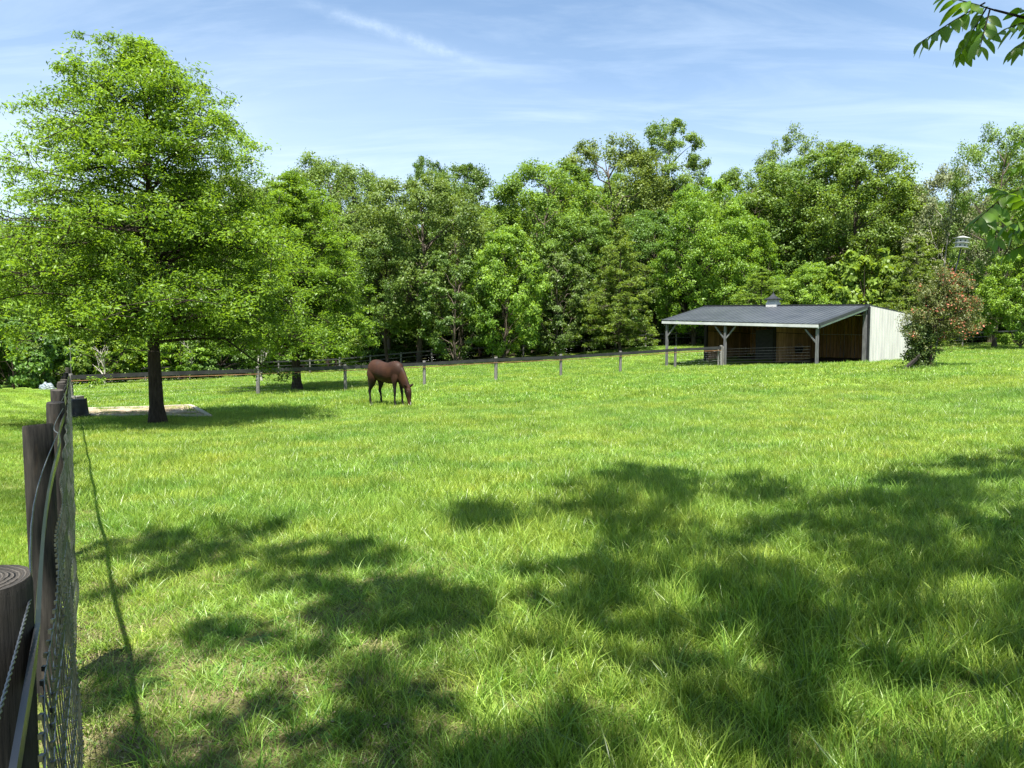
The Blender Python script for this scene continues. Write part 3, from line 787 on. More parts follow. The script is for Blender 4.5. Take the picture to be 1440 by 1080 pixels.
# deeper rows of the same wood
r2 = random.Random(5)
prof_x = [-200, 440, 520, 545, 640, 700, 830, 900, 1010, 1100, 1250, 1330, 1700]; prof_y = [330, 270, 275, 300, 285, 270, 245, 240, 275, 235, 250, 285, 260]
for row, (Y, step) in enumerate(((84, 62), (94, 58), (106, 55))):
    px = -190 + row * 20
    while px < 1640:
        top = np.interp(px, prof_x, prof_y) + r2.uniform(5, 45)
        plant(r2.choice(['dark', 'round_mid', 'dark', 'olive', 'round_mid2']), px, top, Y + r2.uniform(-4, 4), r2.uniform(85, 115),
              'tree deeper in the wood, mostly hidden behind the front row of crowns', 'woodland_tree', 'tree', 'trees deeper in the wood')
        px += step * r2.uniform(.8, 1.2)

# bare lower trunks inside the wood
for i in range(46):
    px = r2.uniform(440, 1010) if i < 36 else r2.uniform(1360, 1500); Y = r2.uniform(63, 78); g = gp(px, Y)
    t_ = MB(); hgt = r2.uniform(8, 12); rr = r2.uniform(.09, .24)
    t_.tube([(0, 0, -.3), (r2.uniform(-.2, .2), 0, hgt * .5), (r2.uniform(-.5, .5), r2.uniform(-.3, .3), hgt)], [rr * 1.2, rr, rr * .6], 7)
    for s in range(3):
        z = hgt * r2.uniform(.3, .9); t_.tube([(0, 0, z), (r2.uniform(-1.6, 1.6), r2.uniform(-1, 1), z + r2.uniform(.3, 1.2))], [rr * .3, rr * .08], 4)
    e = thing('tree_trunk', 'bare dark trunk standing in the shade of the wood', 'tree', g, (0, 0, 0), 'bare trunks inside the wood')
    t_.obj('trunk', r2.choice([M_bark, M_bark_dark, M_bark]), e)

# undergrowth at the foot of the wood
for i in range(62):
    px = -180 + i * 30 + r2.uniform(-10, 10); Y = r2.uniform(63.5, 70) if px < 1250 else r2.uniform(64, 70); g = gp(px, Y)
    k = r2.choice(['shrub', 'shrub_d', 'shrub_d', 'shrub_b', 'shrub_d']); H0, R0 = PH[k]
    s = r2.uniform(.7, 1.5)
    if 600 < px < 1010 and i % 2: continue
    e = thing('undergrowth_shrub', 'leafy shrub in the undergrowth at the foot of the wood', 'shrub', g, (0, 0, r2.uniform(0, 6)), 'undergrowth shrubs along the wood', (s * 1.2, s * 1.2, s))
    put('trunk', PR[k][0], e); put('crown', PR[k][1], e)
# thick dark undergrowth deeper in
for i in range(84):
    px = -160 + i * 22 + r2.uniform(-10, 10); Y = r2.uniform(76, 112); g = gp(px, Y)
    s = r2.uniform(1.8, 3.0)
    e = thing('undergrowth_shrub', 'tall shrub deep in the shade of the wood', 'shrub', g, (0, 0, r2.uniform(0, 6)), 'tall shrubs deep in the wood', (s * 1.2, s * 1.2, s))
    put('trunk', PR['shrub_d'][0], e); put('crown', PR['shrub_d'][1], e)

for i in range(44):
    px = -200 + i * 46 + r2.uniform(-10, 10); Y = r2.uniform(114, 120); g = gp(px, Y); s = r2.uniform(3.6, 4.6)
    e = thing('undergrowth_shrub', 'tall shrub deep in the shade of the wood', 'shrub', g - Vector((0, 0, .6)), (0, 0, r2.uniform(0, 6)), 'tall shrubs deep in the wood', (s * 1.2, s * 1.2, s))
    put('trunk', PR['shrub_d'][0], e); put('crown', PR['shrub_d'][1], e)

# shrubs beyond the lawn on the left
for px, top, Y, wpx, k, lab in ((20, 455, 41, 110, 'shrub_d', 'dark spreading shrub at the far left end of the lawn'),
                                (-60, 430, 42, 130, 'shrub', 'green shrub beyond the lawn at the left edge'),
                                (-150, 420, 44, 130, 'shrub_d', 'dark green shrub beyond the lawn outside the left edge'),
                                (75, 470, 44, 80, 'shrub', 'leafy green shrub behind the fence corner'),
                                (45, 400, 52, 130, 'shrub_b', 'tall light green shrub rising behind the fence corner'),
                                (150, 470, 54, 90, 'shrub_b', 'light green shrub behind the back fence left of the oak trunk'),
                                (255, 478, 56, 80, 'shrub_b', 'light green shrub behind the back fence right of the oak trunk'),
                                (310, 470, 58, 90, 'shrub_d', 'dark shrub behind the back fence between the two oaks')):
    plant(k, px, top, Y, wpx, lab, 'shrub', 'shrub')

# pale dead branches
def dead_tree(px, Y, h, seed, lab):
    r = random.Random(seed); g = gp(px, Y); m = MB()
    def br(p, d, L, rad, lv):
        q = p + d * L * .5 + Vector((r.uniform(-.1, .1), r.uniform(-.1, .1), 0)) * L; e = q + d * L * .5
        m.tube([p, q, e], [rad, rad * .8, rad * .55], 6, True)
        if lv:
            for _ in range(3): br(e if _ else q, (d + Vector((r.uniform(-.9, .9), r.uniform(-.6, .6), r.uniform(-.1, .4)))).normalized(), L * .7, rad * .55, lv - 1)
    br(Vector((0, 0, -.1)), Vector((.05, 0, 1)), h * .4, .10, 3)
    e = thing('dead_tree', lab, 'tree', g); m.obj('trunk', M_bark_pale, e)
dead_tree(368, 47, 2.9, 3, 'small bleached dead tree between the two back fences')
dead_tree(147, 50, 3.0, 8, 'bleached spreading dead branches behind the fence left of the oak trunk')
dead_tree(268, 56, 4.2, 12, 'thin bleached dead trunk behind the fence right of the oak trunk')

# the two oaks
def plant_oak(px, Y, data, lab, s=1.0, rz=0.0):
    g = gp(px, Y); e = thing('oak_tree', lab, 'tree', g, (0, 0, rz), 'oaks in the pasture', (s, s, s)); put('trunk', data[0], e); put('crown', data[1], e); return e
oak = make_oak(201, H=10.15, Rad=3.95, cb=.215, leafm=LM['oak'], limbs=135, per=98, nclump=13, leaf=.098)
plant_oak(222, 18.9, oak, 'large bright green oak in the left foreground with gravel pad behind its trunk')
oak2 = make_oak(202, H=11.2, Rad=3.9, leafm=LM['oak'], limbs=115, per=100, nclump=12, leaf=.13, trunk_r=.21, cb=.17)
plant_oak(418, 36.2, oak2, 'second oak standing just behind the back fence')

# ------------------------------------------------------------------ shed
def zA(px, py, P): return at(px, py, P.y).z
A, B, Cc, D = SHED_A, SHED_B, SHED_C, SHED_D
n_dir = Vector((A.x - Cc.x, A.y - Cc.y, 0)).normalized()
E = A + n_dir * 5.0; G = B + n_dir * 5.0                           # rear corners
E.z = 0; G.z = 0
hA = zA(1219, 429, A); hB = zA(990, 430.5, B); hC = zA(1150, 455.5, Cc); hD = zA(929, 450, D)
hE = at(1288, 442, E.y).z; hG = hE + (hB - hA) - .1
def up(P, h): return Vector((P.x, P.y, h))
shed_o = Vector(((A.x + D.x) / 2, (A.y + D.y) / 2, gz((A.x + D.x) / 2, (A.y + D.y) / 2)))
shed = thing('run_in_shed', 'open-fronted horse shed with slate metal roof and white side wall', 'shed', shed_o)
def sh(mb, name, mat, par=None, label=None):
    me = mb.mesh(name, mat); o = put(name, me, par or shed, label)
    if par is None or par is shed:
        me.transform(Matrix.Translation(-shed_o))
    else: me.transform(Matrix.Translation(-shed_o))
    return o
def gP(P, dz=0): return Vector((P.x, P.y, gz(P.x, P.y) + dz))

def roof_half(P0, P1, Q0, Q1, name, lab):
    """ribbed panel sheet between ridge P0-P1 and eave Q0-Q1"""
    m = MB(); nrm_ = (P1 - P0).cross(Q0 - P0).normalized()
    if nrm_.z < 0: nrm_ = -nrm_
    th = .035
    V = [P0, P1, Q1, Q0]; m.add([v - nrm_ * th for v in V] + V, [(0, 1, 2, 3), (7, 6, 5, 4), (0, 4, 5, 1), (1, 5, 6, 2), (2, 6, 7, 3), (3, 7, 4, 0)])
    ob = sh(m, name, M_roof, None, lab)
    rib = MB(); N = int((P1 - P0).length / .30)
    for i in range(N + 1):
        s = i / N; a_ = P0.lerp(P1, s); b_ = Q0.lerp(Q1, s); s_ = .985 if i == N else (.015 if i == 0 else s)
        a_ = P0.lerp(P1, s_); b_ = Q0.lerp(Q1, s_)
        r_ = MB(); r_.beam(a_ + nrm_ * .008, b_ + nrm_ * .008, .035, .02, nrm_)
        sh(r_, 'roof_rib', M_roof, ob)
    return ob
rA, rB, rC, rD, rE, rG = up(A, hA), up(B, hB), up(Cc, hC), up(D, hD), up(E, hE), up(G, hG)
alongR = (rA - rB).normalized()
roof_half(rB, rA, rD, rC, 'front_roof', None)
roof_half(rB, rA + alongR * .02, rG, rE + alongR * .02, 'rear_roof', None)
m = MB(); m.beam(rB + Vector((0, 0, .03)), rA + Vector((0, 0, .03)) + alongR * .03, .30, .05); sh(m, 'ridge_cap', M_trim)
m = MB(); m.beam(rD + Vector((0, 0, -.15)), rC + Vector((0, 0, -.12)), .04, .16); sh(m, 'fascia', M_fascia)
m = MB(); m.beam(rC + Vector((0, 0, -.05)) + alongR * .03, rA + Vector((0, 0, -.05)) + alongR * .03, .05, .17); sh(m, 'rake_trim', M_trim)
m = MB(); m.beam(rC + Vector((0, 0, -.20)) - alongR * .04, rA + Vector((0, 0, -.20)) - alongR * .04, .04, .13); sh(m, 'rake_board', M_fascia)
m = MB(); m.beam(rE + Vector((0, 0, -.07)) + alongR * .05, rA + Vector((0, 0, -.07)) + alongR * .05, .05, .20); sh(m, 'rake_trim', M_trim)
m = MB(); m.beam(rD + Vector((0, 0, -.06)) - alongR * .03, rB + Vector((0, 0, -.06)) - alongR * .03, .05, .15); sh(m, 'rake_trim', M_trim)
m = MB(); m.beam(rG + Vector((0, 0, -.06)) - alongR * .03, rB + Vector((0, 0, -.06)) - alongR * .03, .05, .15); sh(m, 'rake_trim', M_trim)
# rafters under the front roof
for i in range(12):
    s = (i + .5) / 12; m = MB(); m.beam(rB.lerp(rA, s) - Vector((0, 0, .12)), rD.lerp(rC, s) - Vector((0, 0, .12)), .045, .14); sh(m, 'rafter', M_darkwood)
# front posts with braces
ev = (rC - rD).normalized(); evh = Vector((ev.x, ev.y, 0)).normalized(); inn = n_dir * .18
def front_post(s, braces):
    top = rD.lerp(rC, s) + Vector((0, 0, -.24)) + inn; g = gP(top, -.1)
    m = MB(); m.beam(g, top, .13, .13, n_dir); p = sh(m, 'post', M_frame)
    for sgn in braces:
        m = MB(); m.beam(top + Vector((0, 0, -.85)), top + evh * (.68 * sgn) + Vector((0, 0, -.05)), .08, .08, n_dir); sh(m, 'brace', M_frame, p)
front_post(.025, (1,)); front_post(.435, (-1, 1)); front_post(.985, (-1,))
m = MB(); m.beam(rD + inn + Vector((0, 0, -.17)), rC + inn + Vector((0, 0, -.17)), .10, .16); sh(m, 'eave_beam', M_frame)
# wall at ridge line: posts and header
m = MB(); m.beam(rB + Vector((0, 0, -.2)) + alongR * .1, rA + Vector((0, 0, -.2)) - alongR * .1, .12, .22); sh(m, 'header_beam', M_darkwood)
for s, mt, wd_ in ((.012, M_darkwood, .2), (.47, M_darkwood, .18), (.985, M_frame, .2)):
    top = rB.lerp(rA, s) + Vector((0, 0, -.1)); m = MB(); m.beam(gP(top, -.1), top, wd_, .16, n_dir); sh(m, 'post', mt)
# outer corner strip and white siding with vertical ribs
N = 16
for i in range(N):
    s0, s1 = i / N, (i + 1) / N
    p0, p1 = A.lerp(E, s0), A.lerp(E, s1); t0, t1 = rA.lerp(rE, s0), rA.lerp(rE, s1)
    off = alongR * 1.0; off.z = 0; off = off.normalized() * .05
    m = MB(); th = off * .6
    b0, b1 = gP(p0, -.1) + off, gP(p1, -.1) + off
    V = [b0, b1, t1 + off - Vector((0, 0, .06)), t0 + off - Vector((0, 0, .06))]
    m.add(V + [v + th for v in V], [(3, 2, 1, 0), (4, 5, 6, 7), (0, 1, 5, 4), (1, 2, 6, 5), (2, 3, 7, 6), (3, 0, 4, 7)])
    rb = [b0, b0.lerp(b1, .12), V[3].lerp(V[2], .12), V[3]]
    rb = [v + th for v in rb]; m.add(rb + [v + off * .9 for v in rb], [(3, 2, 1, 0), (4, 5, 6, 7), (0, 1, 5, 4), (1, 2, 6, 5), (2, 3, 7, 6), (3, 0, 4, 7)])
    sh(m, 'siding_panel', M_white)
top = rA + Vector((0, 0, -.1)) + off * 1.2 ; m = MB(); m.beam(gP(top, -.1), top, .12, .12, n_dir); sh(m, 'corner_trim', M_trim)
# interior boards
def boards(P, Q, tP, tQ, inset, count, zsplit=.58):
    for i in range(count):
        s0, s1 = i / count + .0015, (i + 1) / count - .0015
        for lo_, hi_ in ((0, zsplit), (zsplit + .012, 1)):
            V = []
            dd = inset * random.uniform(.8, 1.3)
            for s in (s0, s1):
                gb = gP(P.lerp(Q, s), -.05); tt = tP.lerp(tQ, s); V.append((gb.lerp(tt, lo_) + dd, gb.lerp(tt, hi_) + dd))
            q_ = [V[0][0], V[1][0], V[1][1], V[0][1]]; m = MB(); nn = inset.normalized() * .022
            m.add(q_ + [v + nn for v in q_], [(3, 2, 1, 0), (4, 5, 6, 7), (0, 1, 5, 4), (1, 2, 6, 5), (2, 3, 7, 6), (3, 0, 4, 7)])
            sh(m, 'wall_board', M_board)
boards(G + alongR * .1, E - alongR * .1, rG - Vector((0, 0, .12)), rE - Vector((0, 0, .12)), -n_dir * .10, 46)
perp = Vector((alongR.x, alongR.y, 0)).normalized()
boards(A + n_dir * .15, E - n_dir * .15, rA - Vector((0, 0, .15)), rE - Vector((0, 0, .15)), -perp * .06, 18)
boards(B + n_dir * .15, G - n_dir * .15, rB - Vector((0, 0, .15)), rG - Vector((0, 0, .15)), perp * .06, 18)
def slab(P, Q, tP, tQ, th, name, mat):
    V = [gP(P, -.1), gP(Q, -.1), tQ, tP]; m = MB(); m.add(V + [v + th for v in V], [(3, 2, 1, 0), (4, 5, 6, 7), (0, 1, 5, 4), (1, 2, 6, 5), (2, 3, 7, 6), (3, 0, 4, 7)]); sh(m, name, mat)
slab(G, E, rG - Vector((0, 0, .05)), rE - Vector((0, 0, .05)), n_dir * .03, 'rear_wall', M_white)
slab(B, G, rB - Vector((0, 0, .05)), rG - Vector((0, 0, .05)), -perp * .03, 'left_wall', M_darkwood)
mB = B.lerp(A, .47); mG = G.lerp(E, .47); tB = rB.lerp(rA, .47) - Vector((0, 0, 1.2)); tG = rG.lerp(rE, .47) - Vector((0, 0, .6))
tB = rB.lerp(rA, .47) - Vector((0, 0, .3)); tG = rG.lerp(rE, .47) - Vector((0, 0, .15))
slab(mB, mG, tB, tG, perp * .05, 'stall_partition_and_shade', M_darkwood)
boards(mB + perp * .05, mG + perp * .05, tB + perp * .05, tG + perp * .05, perp * .03, 20)
# black sheet standing in for the deep shade inside the left stall
l0, l1 = B.lerp(A, .20), B.lerp(A, .46)
slab(l0 + n_dir * 2.4, l1 + n_dir * 2.4, gP(l0 + n_dir * 2.4, 2.0), gP(l1 + n_dir * 2.4, 2.1), n_dir * .05, 'stall_partition_and_shade', M_blackplastic)
# cupola
cpl = rB.lerp(rA, .455); ang = math.atan2(alongR.y, alongR.x)
cu = MB(); Mx = Matrix.Translation(cpl) @ Matrix.Rotation(ang, 4, 'Z') @ Matrix.Scale(.74, 4)
cu.box((-.46, -.46, -.25), (.46, .46, .27), Mx)
cu.box((-.39, -.39, .27), (.39, .39, .52), Mx)
cuo = sh(cu, 'cupola', M_white)
lv = MB()
for k in range(4):
    for sgn in (-1, 1): lv.box((-.30, sgn * .40 - .012, .30 + k * .05), (.30, sgn * .40 + .012, .325 + k * .05), Mx); lv.box((sgn * .40 - .012, -.30, .30 + k * .05), (sgn * .40 + .012, .30, .325 + k * .05), Mx)
sh(lv, 'louvre', M_fascia, cuo)
rf = MB(); prof = [(.60, .52), (.60, .56), (.42, .63), (.25, .76), (.10, .95), (.03, 1.08)]
Vv = []
for r_, z in prof:
    for sx_, sy_ in ((-1, -1), (1, -1), (1, 1), (-1, 1)): Vv.append(Mx @ Vector((sx_ * r_, sy_ * r_, z)))
rf.add(Vv, [(i * 4 + k, i * 4 + (k + 1) % 4, (i + 1) * 4 + (k + 1) % 4, (i + 1) * 4 + k) for i in range(5) for k in range(4)] + [(3, 2, 1, 0)])
sh(rf, 'cupola_roof', M_trim, cuo)
fn = MB(); fn.lathe([(.0, 1.05), (.04, 1.08), (.05, 1.12), (.02, 1.16), (.012, 1.30), (.0, 1.42)], 8, Mx); sh(fn, 'finial', M_trim, cuo)
# hanging feed bucket
bs = .40; bq = mB.lerp(mG, bs) + perp * .38; bo = at(1116, 492, bq.y); bk = Vector((bq.x, bq.y, bo.z - .2))
bu = thing('feed_bucket', 'black feed bucket hanging on the board wall inside the shed', 'bucket', bk)
m = MB(); m.lathe([(0, 0), (.20, 0), (.27, .34), (.29, .34), (.29, .37), (.25, .37), (.18, .03), (0, .03)], 16); m.obj('bucket_body', M_blackplastic, bu)
m = MB(); m.tube([(-.27, 0, .35), (-.18, 0, .52), (0, 0, .60), (.18, 0, .52), (.27, 0, .35)], .012, 6); m.obj('handle', M_wire, bu)
# hay / dark floor inside
fl = MB(); V = [gP(B, .02), gP(A, .02), gP(E, .02), gP(G, .02)]; fl.add(V, [(0, 1, 2, 3)])
fl.obj('stall_floor', surf('trampled_dark_earth', (.035, .026, .018), (.09, .07, .05), 3, rough=.95, bump=.6), kind='structure')

# ------------------------------------------------------------------ fences
def ring_top(m, p, r_, tilt=.0, n=18):
    pass

def round_post(fence, base, h, rad, mat, seed, cut=(0, 0)):
    """a turned post with a slightly slanting sawn top"""
    r = random.Random(seed); m = MB(); n = 18; V = []
    prof_ = [(-.25, 1.0), (.0, 1.0), (h * .3, .99), (h * .6, .985), (h * .9, .98), (h - .012, .975), (h, .93)]
    ph = r.uniform(0, 6)
    for z, k in prof_:
        for i in range(n):
            a_ = 2 * math.pi * i / n; rr = rad * k * (1 + .03 * math.sin(3 * a_ + ph) + .015 * math.sin(7 * a_ + 2 * ph))
            x, y = rr * math.cos(a_), rr * math.sin(a_); zz_ = z + (x * cut[0] + y * cut[1]) * (z / h if z > 0 else 0)
            V.append((x, y, zz_))
    F_ = [(i * n + k, i * n + (k + 1) % n, (i + 1) * n + (k + 1) % n, (i + 1) * n + k) for i in range(len(prof_) - 1) for k in range(n)]
    m.add(V, F_, True); o_ = len(prof_) - 1
    # top face as growth rings: concentric rings slightly dished
    Vt = []
    for j, k in enumerate((1.0, .75, .5, .25)):
        for i in range(n):
            a_ = 2 * math.pi * i / n; v = Vector(V[o_ * n + i]); c_ = Vector((0, 0, h)); q_ = c_.lerp(v, k); q_.z += -.004 * (j % 2); Vt.append(q_)
    Vt.append(Vector((0, 0, h)))
    Ft = [(j * n + i, j * n + (i + 1) % n, (j + 1) * n + (i + 1) % n, (j + 1) * n + i) for j in range(3) for i in range(n)] + [(3 * n + i, 3 * n + (i + 1) % n, 4 * n) for i in range(n)]
    m.add(Vt, Ft, False)
    ob = put('post', m.mesh('post', mat), fence, loc=base - fence.location); ob.rotation_euler = (r.uniform(-.015, .015), r.uniform(-.015, .015), 0)
    return ob

def wrap_mat():
    m, t, p, o = new_mat('sawn_post_with_growth_rings')
    tcn = t.add('ShaderNodeTexCoord'); v = tcn.outputs['Object']; sp_ = t.add('ShaderNodeSeparateXYZ'); t.link(v, sp_.inputs[0])
    r_ = t.math('SQRT', t.math('ADD', t.math('POWER', t.math('ADD', sp_.outputs[0], .012), 2), t.math('POWER', sp_.outputs[1], 2)))
    nz_ = t.noise(v, 18, 4, .6)
    ringf = t.math('SINE', t.math('ADD', t.math('MULTIPLY', r_, 900), t.math('MULTIPLY', nz_, 14)))
    rc = t.ramp(t.math('ADD', t.math('MULTIPLY', ringf, .3), .5), [(0.1, (.045, .040, .034)), (.9, (.105, .094, .080))])
    side = t.ramp(t.noise(t.mapping(v, scale=(9, 9, .8)), 5, 6, .6), [(.35, (.012, .011, .010)), (.65, (.050, .044, .037))])
    stain = t.ramp(t.noise(t.mapping(v, scale=(3, 3, 1)), 3, 4, .6), [(.55, (0, 0, 0)), (.68, (1, 1, 1))])
    side = t.mix(t.math('MULTIPLY', stain, .35), side, (.12, .08, .045))
    g = t.add('ShaderNodeNewGeometry'); sn = t.add('ShaderNodeSeparateXYZ'); t.link(g.outputs['Normal'], sn.inputs[0])
    f = t.math('MULTIPLY', t.math('SUBTRACT', sn.outputs[2], .7), 8, clamp=True)
    t.link(t.mix(f, side, rc), p.inputs['Base Color']); p.inputs['Roughness'].default_value = .82; p.inputs['Specular IOR Level'].default_value = .25
    b_ = t.add('ShaderNodeBump'); b_.inputs['Strength'].default_value = .8; b_.inputs['Distance'].default_value = .005
    t.link(t.mix(f, t.noise(t.mapping(v, scale=(14, 14, .9)), 9, 6, .7), ringf), b_.inputs['Height']); t.link(b_.outputs[0], p.inputs['Normal'])
    return m
M_ring = wrap_mat()

lf = thing('pasture_fence', 'post and woven-wire fence running from the near left corner away along the lawn', 'fence', FO + FD * 1.2 + Vector((0, 0, gz(-.8, 1))))
POST_H = 1.30; RP = .067
lf_posts = []
for k in range(-1, 13):
    Y = 1.0 + 2.385 * k; 
    if k == 12: Y = 29.6
    b_ = Vector((left_fence_x(Y), Y, 0)); b_.z = gz(b_.x, b_.y)
    hh = POST_H + (.008 if k == 0 else random.uniform(-.02, .03)) + (.25 if k == 12 else 0)
    rp = RP * random.uniform(.95, 1.08) * (1.25 if k == 12 else 1)
    round_post(lf, b_, hh, rp, M_ring, 50 + k, (0, .05) if k == 0 else (random.uniform(-.15, .15), random.uniform(-.1, .25))); lf_posts.append((b_, hh))
# flat glossy rail stapled to the pasture side of the posts
def rail_strip(fence, pts, h_off, wd_, th, mat, nrm_fn, name='rail', bow=0.0, twist=0.0):
    m = MB(); V = []
    K = len(pts)
    for i, p in enumerate(pts):
        n_ = nrm_fn(i); 
        for a_, b2 in ((-.5, 0), (.5, 0), (.5, 1), (-.5, 1)): V.append(Vector(p) + Vector((0, 0, h_off + a_ * wd_)) + n_ * (b2 * th) + n_ * (twist * a_ * wd_) )
    Fs = [(i * 4 + k, i * 4 + (k + 1) % 4, (i + 1) * 4 + (k + 1) % 4, (i + 1) * 4 + k) for i in range(K - 1) for k in range(4)] + [(3, 2, 1, 0), (K * 4 - 4, K * 4 - 3, K * 4 - 2, K * 4 - 1)]
    m.add(V, Fs, False); me = m.mesh(name, mat); me.transform(Matrix.Translation(-fence.location)); return put(name, me, fence)
line = []
nseg = 8
for i in range(len(lf_posts) - 1):
    (b0, h0), (b1, h1) = lf_posts[i], lf_posts[i + 1]
    for j in range(nseg + (i == len(lf_posts) - 2)):
        s = j / nseg; q_ = b0.lerp(b1, s); q_.z = b0.z * (1 - s) + b1.z * s
        bow = .018 * math.sin(math.pi * s)
        line.append((q_, bow, s))
rp_pts = [q_ + FN * (RP + .004 - bow) + Vector((0, 0, 1.20 - .02 * math.sin(math.pi * s))) for q_, bow, s in line]
rail_strip(lf, rp_pts, 0, .066, .007, M_rail, lambda i: FN, 'flat_rail', twist=.10)
# twisted cable above it
def cable(fence, pts, rad, pitch, mat, name):
    m = MB()
    for ph in (0, math.pi):
        out = []; tot = 0
        for a_, b_ in zip(pts[:-1], pts[1:]):
            L = (b_ - a_).length; n = max(2, int(L / pitch * 6)); d = (b_ - a_).normalized(); u = d.orthogonal().normalized(); v = d.cross(u)
            for k in range(n):
                s = k / n; an = (tot + L * s) / pitch * 2 * math.pi + ph
                out.append(a_.lerp(b_, s) + (u * math.cos(an) + v * math.sin(an)) * rad)
            tot += L
        m.tube(out, rad * .95, 4, True)
    me = m.mesh(name, mat); me.transform(Matrix.Translation(-fence.location)); return put(name, me, fence)
near_line = [(q_, bow, s) for q_, bow, s in line if q_.y < 13]
cb_pts = [q_ + FN * (RP + .004 - bow * 2.2) + Vector((0, 0, 1.275 - .05 * math.sin(math.pi * s))) for q_, bow, s in near_line]
cable(lf, cb_pts, .0013, .030, M_wire, 'twisted_cable')
# woven wire: horizontal strands with crimps, vertical stays
hs_ = [.06, .15, .25, .36, .48, .60, .72, .84, .96, 1.07, 1.14]
mm = MB()
def bulge(h, s, q_): return .012 + .030 * math.sin(math.pi * s) * (1.2 - h) + .006 * math.sin(q_.y * 7 + h * 9)
for h in hs_:
    pts = []
    for q_, bow, s in line:
        pts.append(q_ + FN * (RP + .010 + bulge(h, s, q_)) + Vector((0, 0, h + .004 * math.sin(q_.y * 9 + h * 5))))
    mm.tube(pts, .0016, 4, True)
tot = (corner - (FO - FD * 1.5)).length; nst = int(36 / .075)
allq = [q_ for q_, _, _ in line]
def fence_q(Y):
    for i in range(len(line) - 1):
        if line[i][0].y <= Y <= line[i + 1][0].y:
            f = (Y - line[i][0].y) / (line[i + 1][0].y - line[i][0].y); q_ = line[i][0].lerp(line[i + 1][0], f); return q_, line[i][2] + f / nseg
    return line[-1][0], 0
Y = .2
while Y < 29:
    q_, s = fence_q(Y)
    pts = [q_ + FN * (RP + .012 + bulge(h, s, q_) + (.004 if j % 2 else -.004)) + Vector((0, 0, h)) for j, h in enumerate(hs_)]
    mm.tube(pts, .0015, 4, True)
    if Y < 6:
        for p in pts: mm.box(tuple(p - Vector((.003, .003, .004))), tuple(p + Vector((.003, .003, .004))))
    Y += .05 if Y < 9 else .12
me = mm.mesh('woven_wire', M_wire); me.transform(Matrix.Translation(-lf.location)); put('woven_wire', me, lf, kind='stuff')
# slender insulator rod at the corner
m = MB(); cp_ = Vector((corner.x, corner.y, gz(corner.x, corner.y))) + FN * .15
m.tube([cp_, cp_ + Vector((-.02, 0, 2.75))], [.014, .009], 6); me = m.mesh('ground_rod', M_post_grey); me.transform(Matrix.Translation(-lf.location)); put('ground_rod', me, lf)

# back fence
def cross_fence(name, label, P, h, rad, railw, mat, railmat, wires, wrad, cap=True, step_rail=0, side=Vector((0, -1, 0)), posts=None):
    base = Vector((P[0][0], P[0][1], gz(*P[0]))); fe = thing(name, label, 'fence', base)
    tops = []
    for i, (x, y) in enumerate(P):
        g = Vector((x, y, gz(x, y))); tops.append(g)
        if posts is None or posts[i]:
            round_post(fe, g, h + random.uniform(-.03, .04), rad * random.uniform(.9, 1.1), mat, i * 7 + 3, (random.uniform(-.1, .1), 0))
    fine = []
    for a_, b_ in zip(tops[:-1], tops[1:]):
        for j in range(4): fine.append(a_.lerp(b_, j / 4))
    fine.append(tops[-1])
    def nf(i): 
        d = (fine[min(i + 1, len(fine) - 1)] - fine[max(0, i - 1)]); d.z = 0; d.normalize(); return Vector((d.y, -d.x, 0))
    if railw: 
        for k_, ho in enumerate(railw):
            rail_strip(fe, [p + nf(i) * (rad + .004) for i, p in enumerate(fine)], h * ho[0], ho[1], .012, ho[2], nf, 'rail')
    if wires:
        mm = MB()
        for h_ in wires:
            pts = [p + nf(i) * (rad + .02) + Vector((0, 0, h_)) for i, p in enumerate(fine)]; mm.tube(pts, wrad, 4, True)
        me = mm.mesh('wire_strands', M_wire); me.transform(Matrix.Translation(-fe.location)); put('wire_strands', me, fe, kind='stuff')
    return fe
bP = [(corner.x + .15, corner.y)] + [(x, y) for x, y in FK]
g7 = gp(1014, 43.2); bP += [(g7.x, g7.y)]
cross_fence('pasture_fence', 'grey-posted fence with black rail crossing behind the horse to the shed', bP, 1.33, .085,
            [(.875, .17, M_rail2), (.76, .035, surf('brown_rail_strip', (.14, .07, .03), (.24, .13, .06), 4))], M_post_grey, M_rail2,  # thin brown strip just below the black rail
            [.12, .26, .40, .54, .68, .80, .92], .0014)
c0 = gp(1014, 43.2); pc = rD.lerp(rC, .97)
cross_fence('wire_fence', 'light wire strands strung low across the open front of the shed', [(c0.x + .12, c0.y), ((c0.x + pc.x) / 2, (c0.y + pc.y) / 2), (pc.x - .12, pc.y - .1)], 1.25, .05,
            None, M_post_grey, M_rail2, [.12, .28, .44, .60, .76, .92, 1.08], .0045, posts=[1, 0, 0])
c1 = gp(988, 46.2)
cross_fence('wire_fence', 'short dark-railed wire panel between the fence post and left stall wall', [(c0.x - .15, c0.y + .1), (c1.x, c1.y)], 1.25, .05,
            [(.93, .12, M_rail2)], M_post_grey, M_rail2, [.12, .24, .36, .48, .60, .72, .84, .96, 1.05], .004, posts=[1, 0])
# far fence in front of the wood
far = []
for px, Y in ((60, 50), (110, 53), (160, 56), (205, 58), (252, 59), (300, 59.5), (346, 60), (392, 60), (436, 60), (478, 60), (521, 60), (564, 60), (607, 60), (650, 60.5), (693, 61), (736, 61), (779, 61.5),
              (822, 61.5), (865, 62), (908, 62), (951, 62), (994, 62), (1037, 62), (1080, 62), (1125, 62), (1168, 61), (1214, 60), (1260, 59), (1308, 58), (1353, 57), (1397, 58.5), (1437, 60), (1480, 60), (1525, 60)):
    g = gp(px, Y); far.append((g.x, g.y))
cross_fence('boundary_fence', 'far boundary fence with black rail along the foot of the wood', far, 1.25, .07, [(.9, .11, M_rail2), (.62, .05, M_rail2)], M_post_grey, M_rail2, [.15, .35, .55], .002)

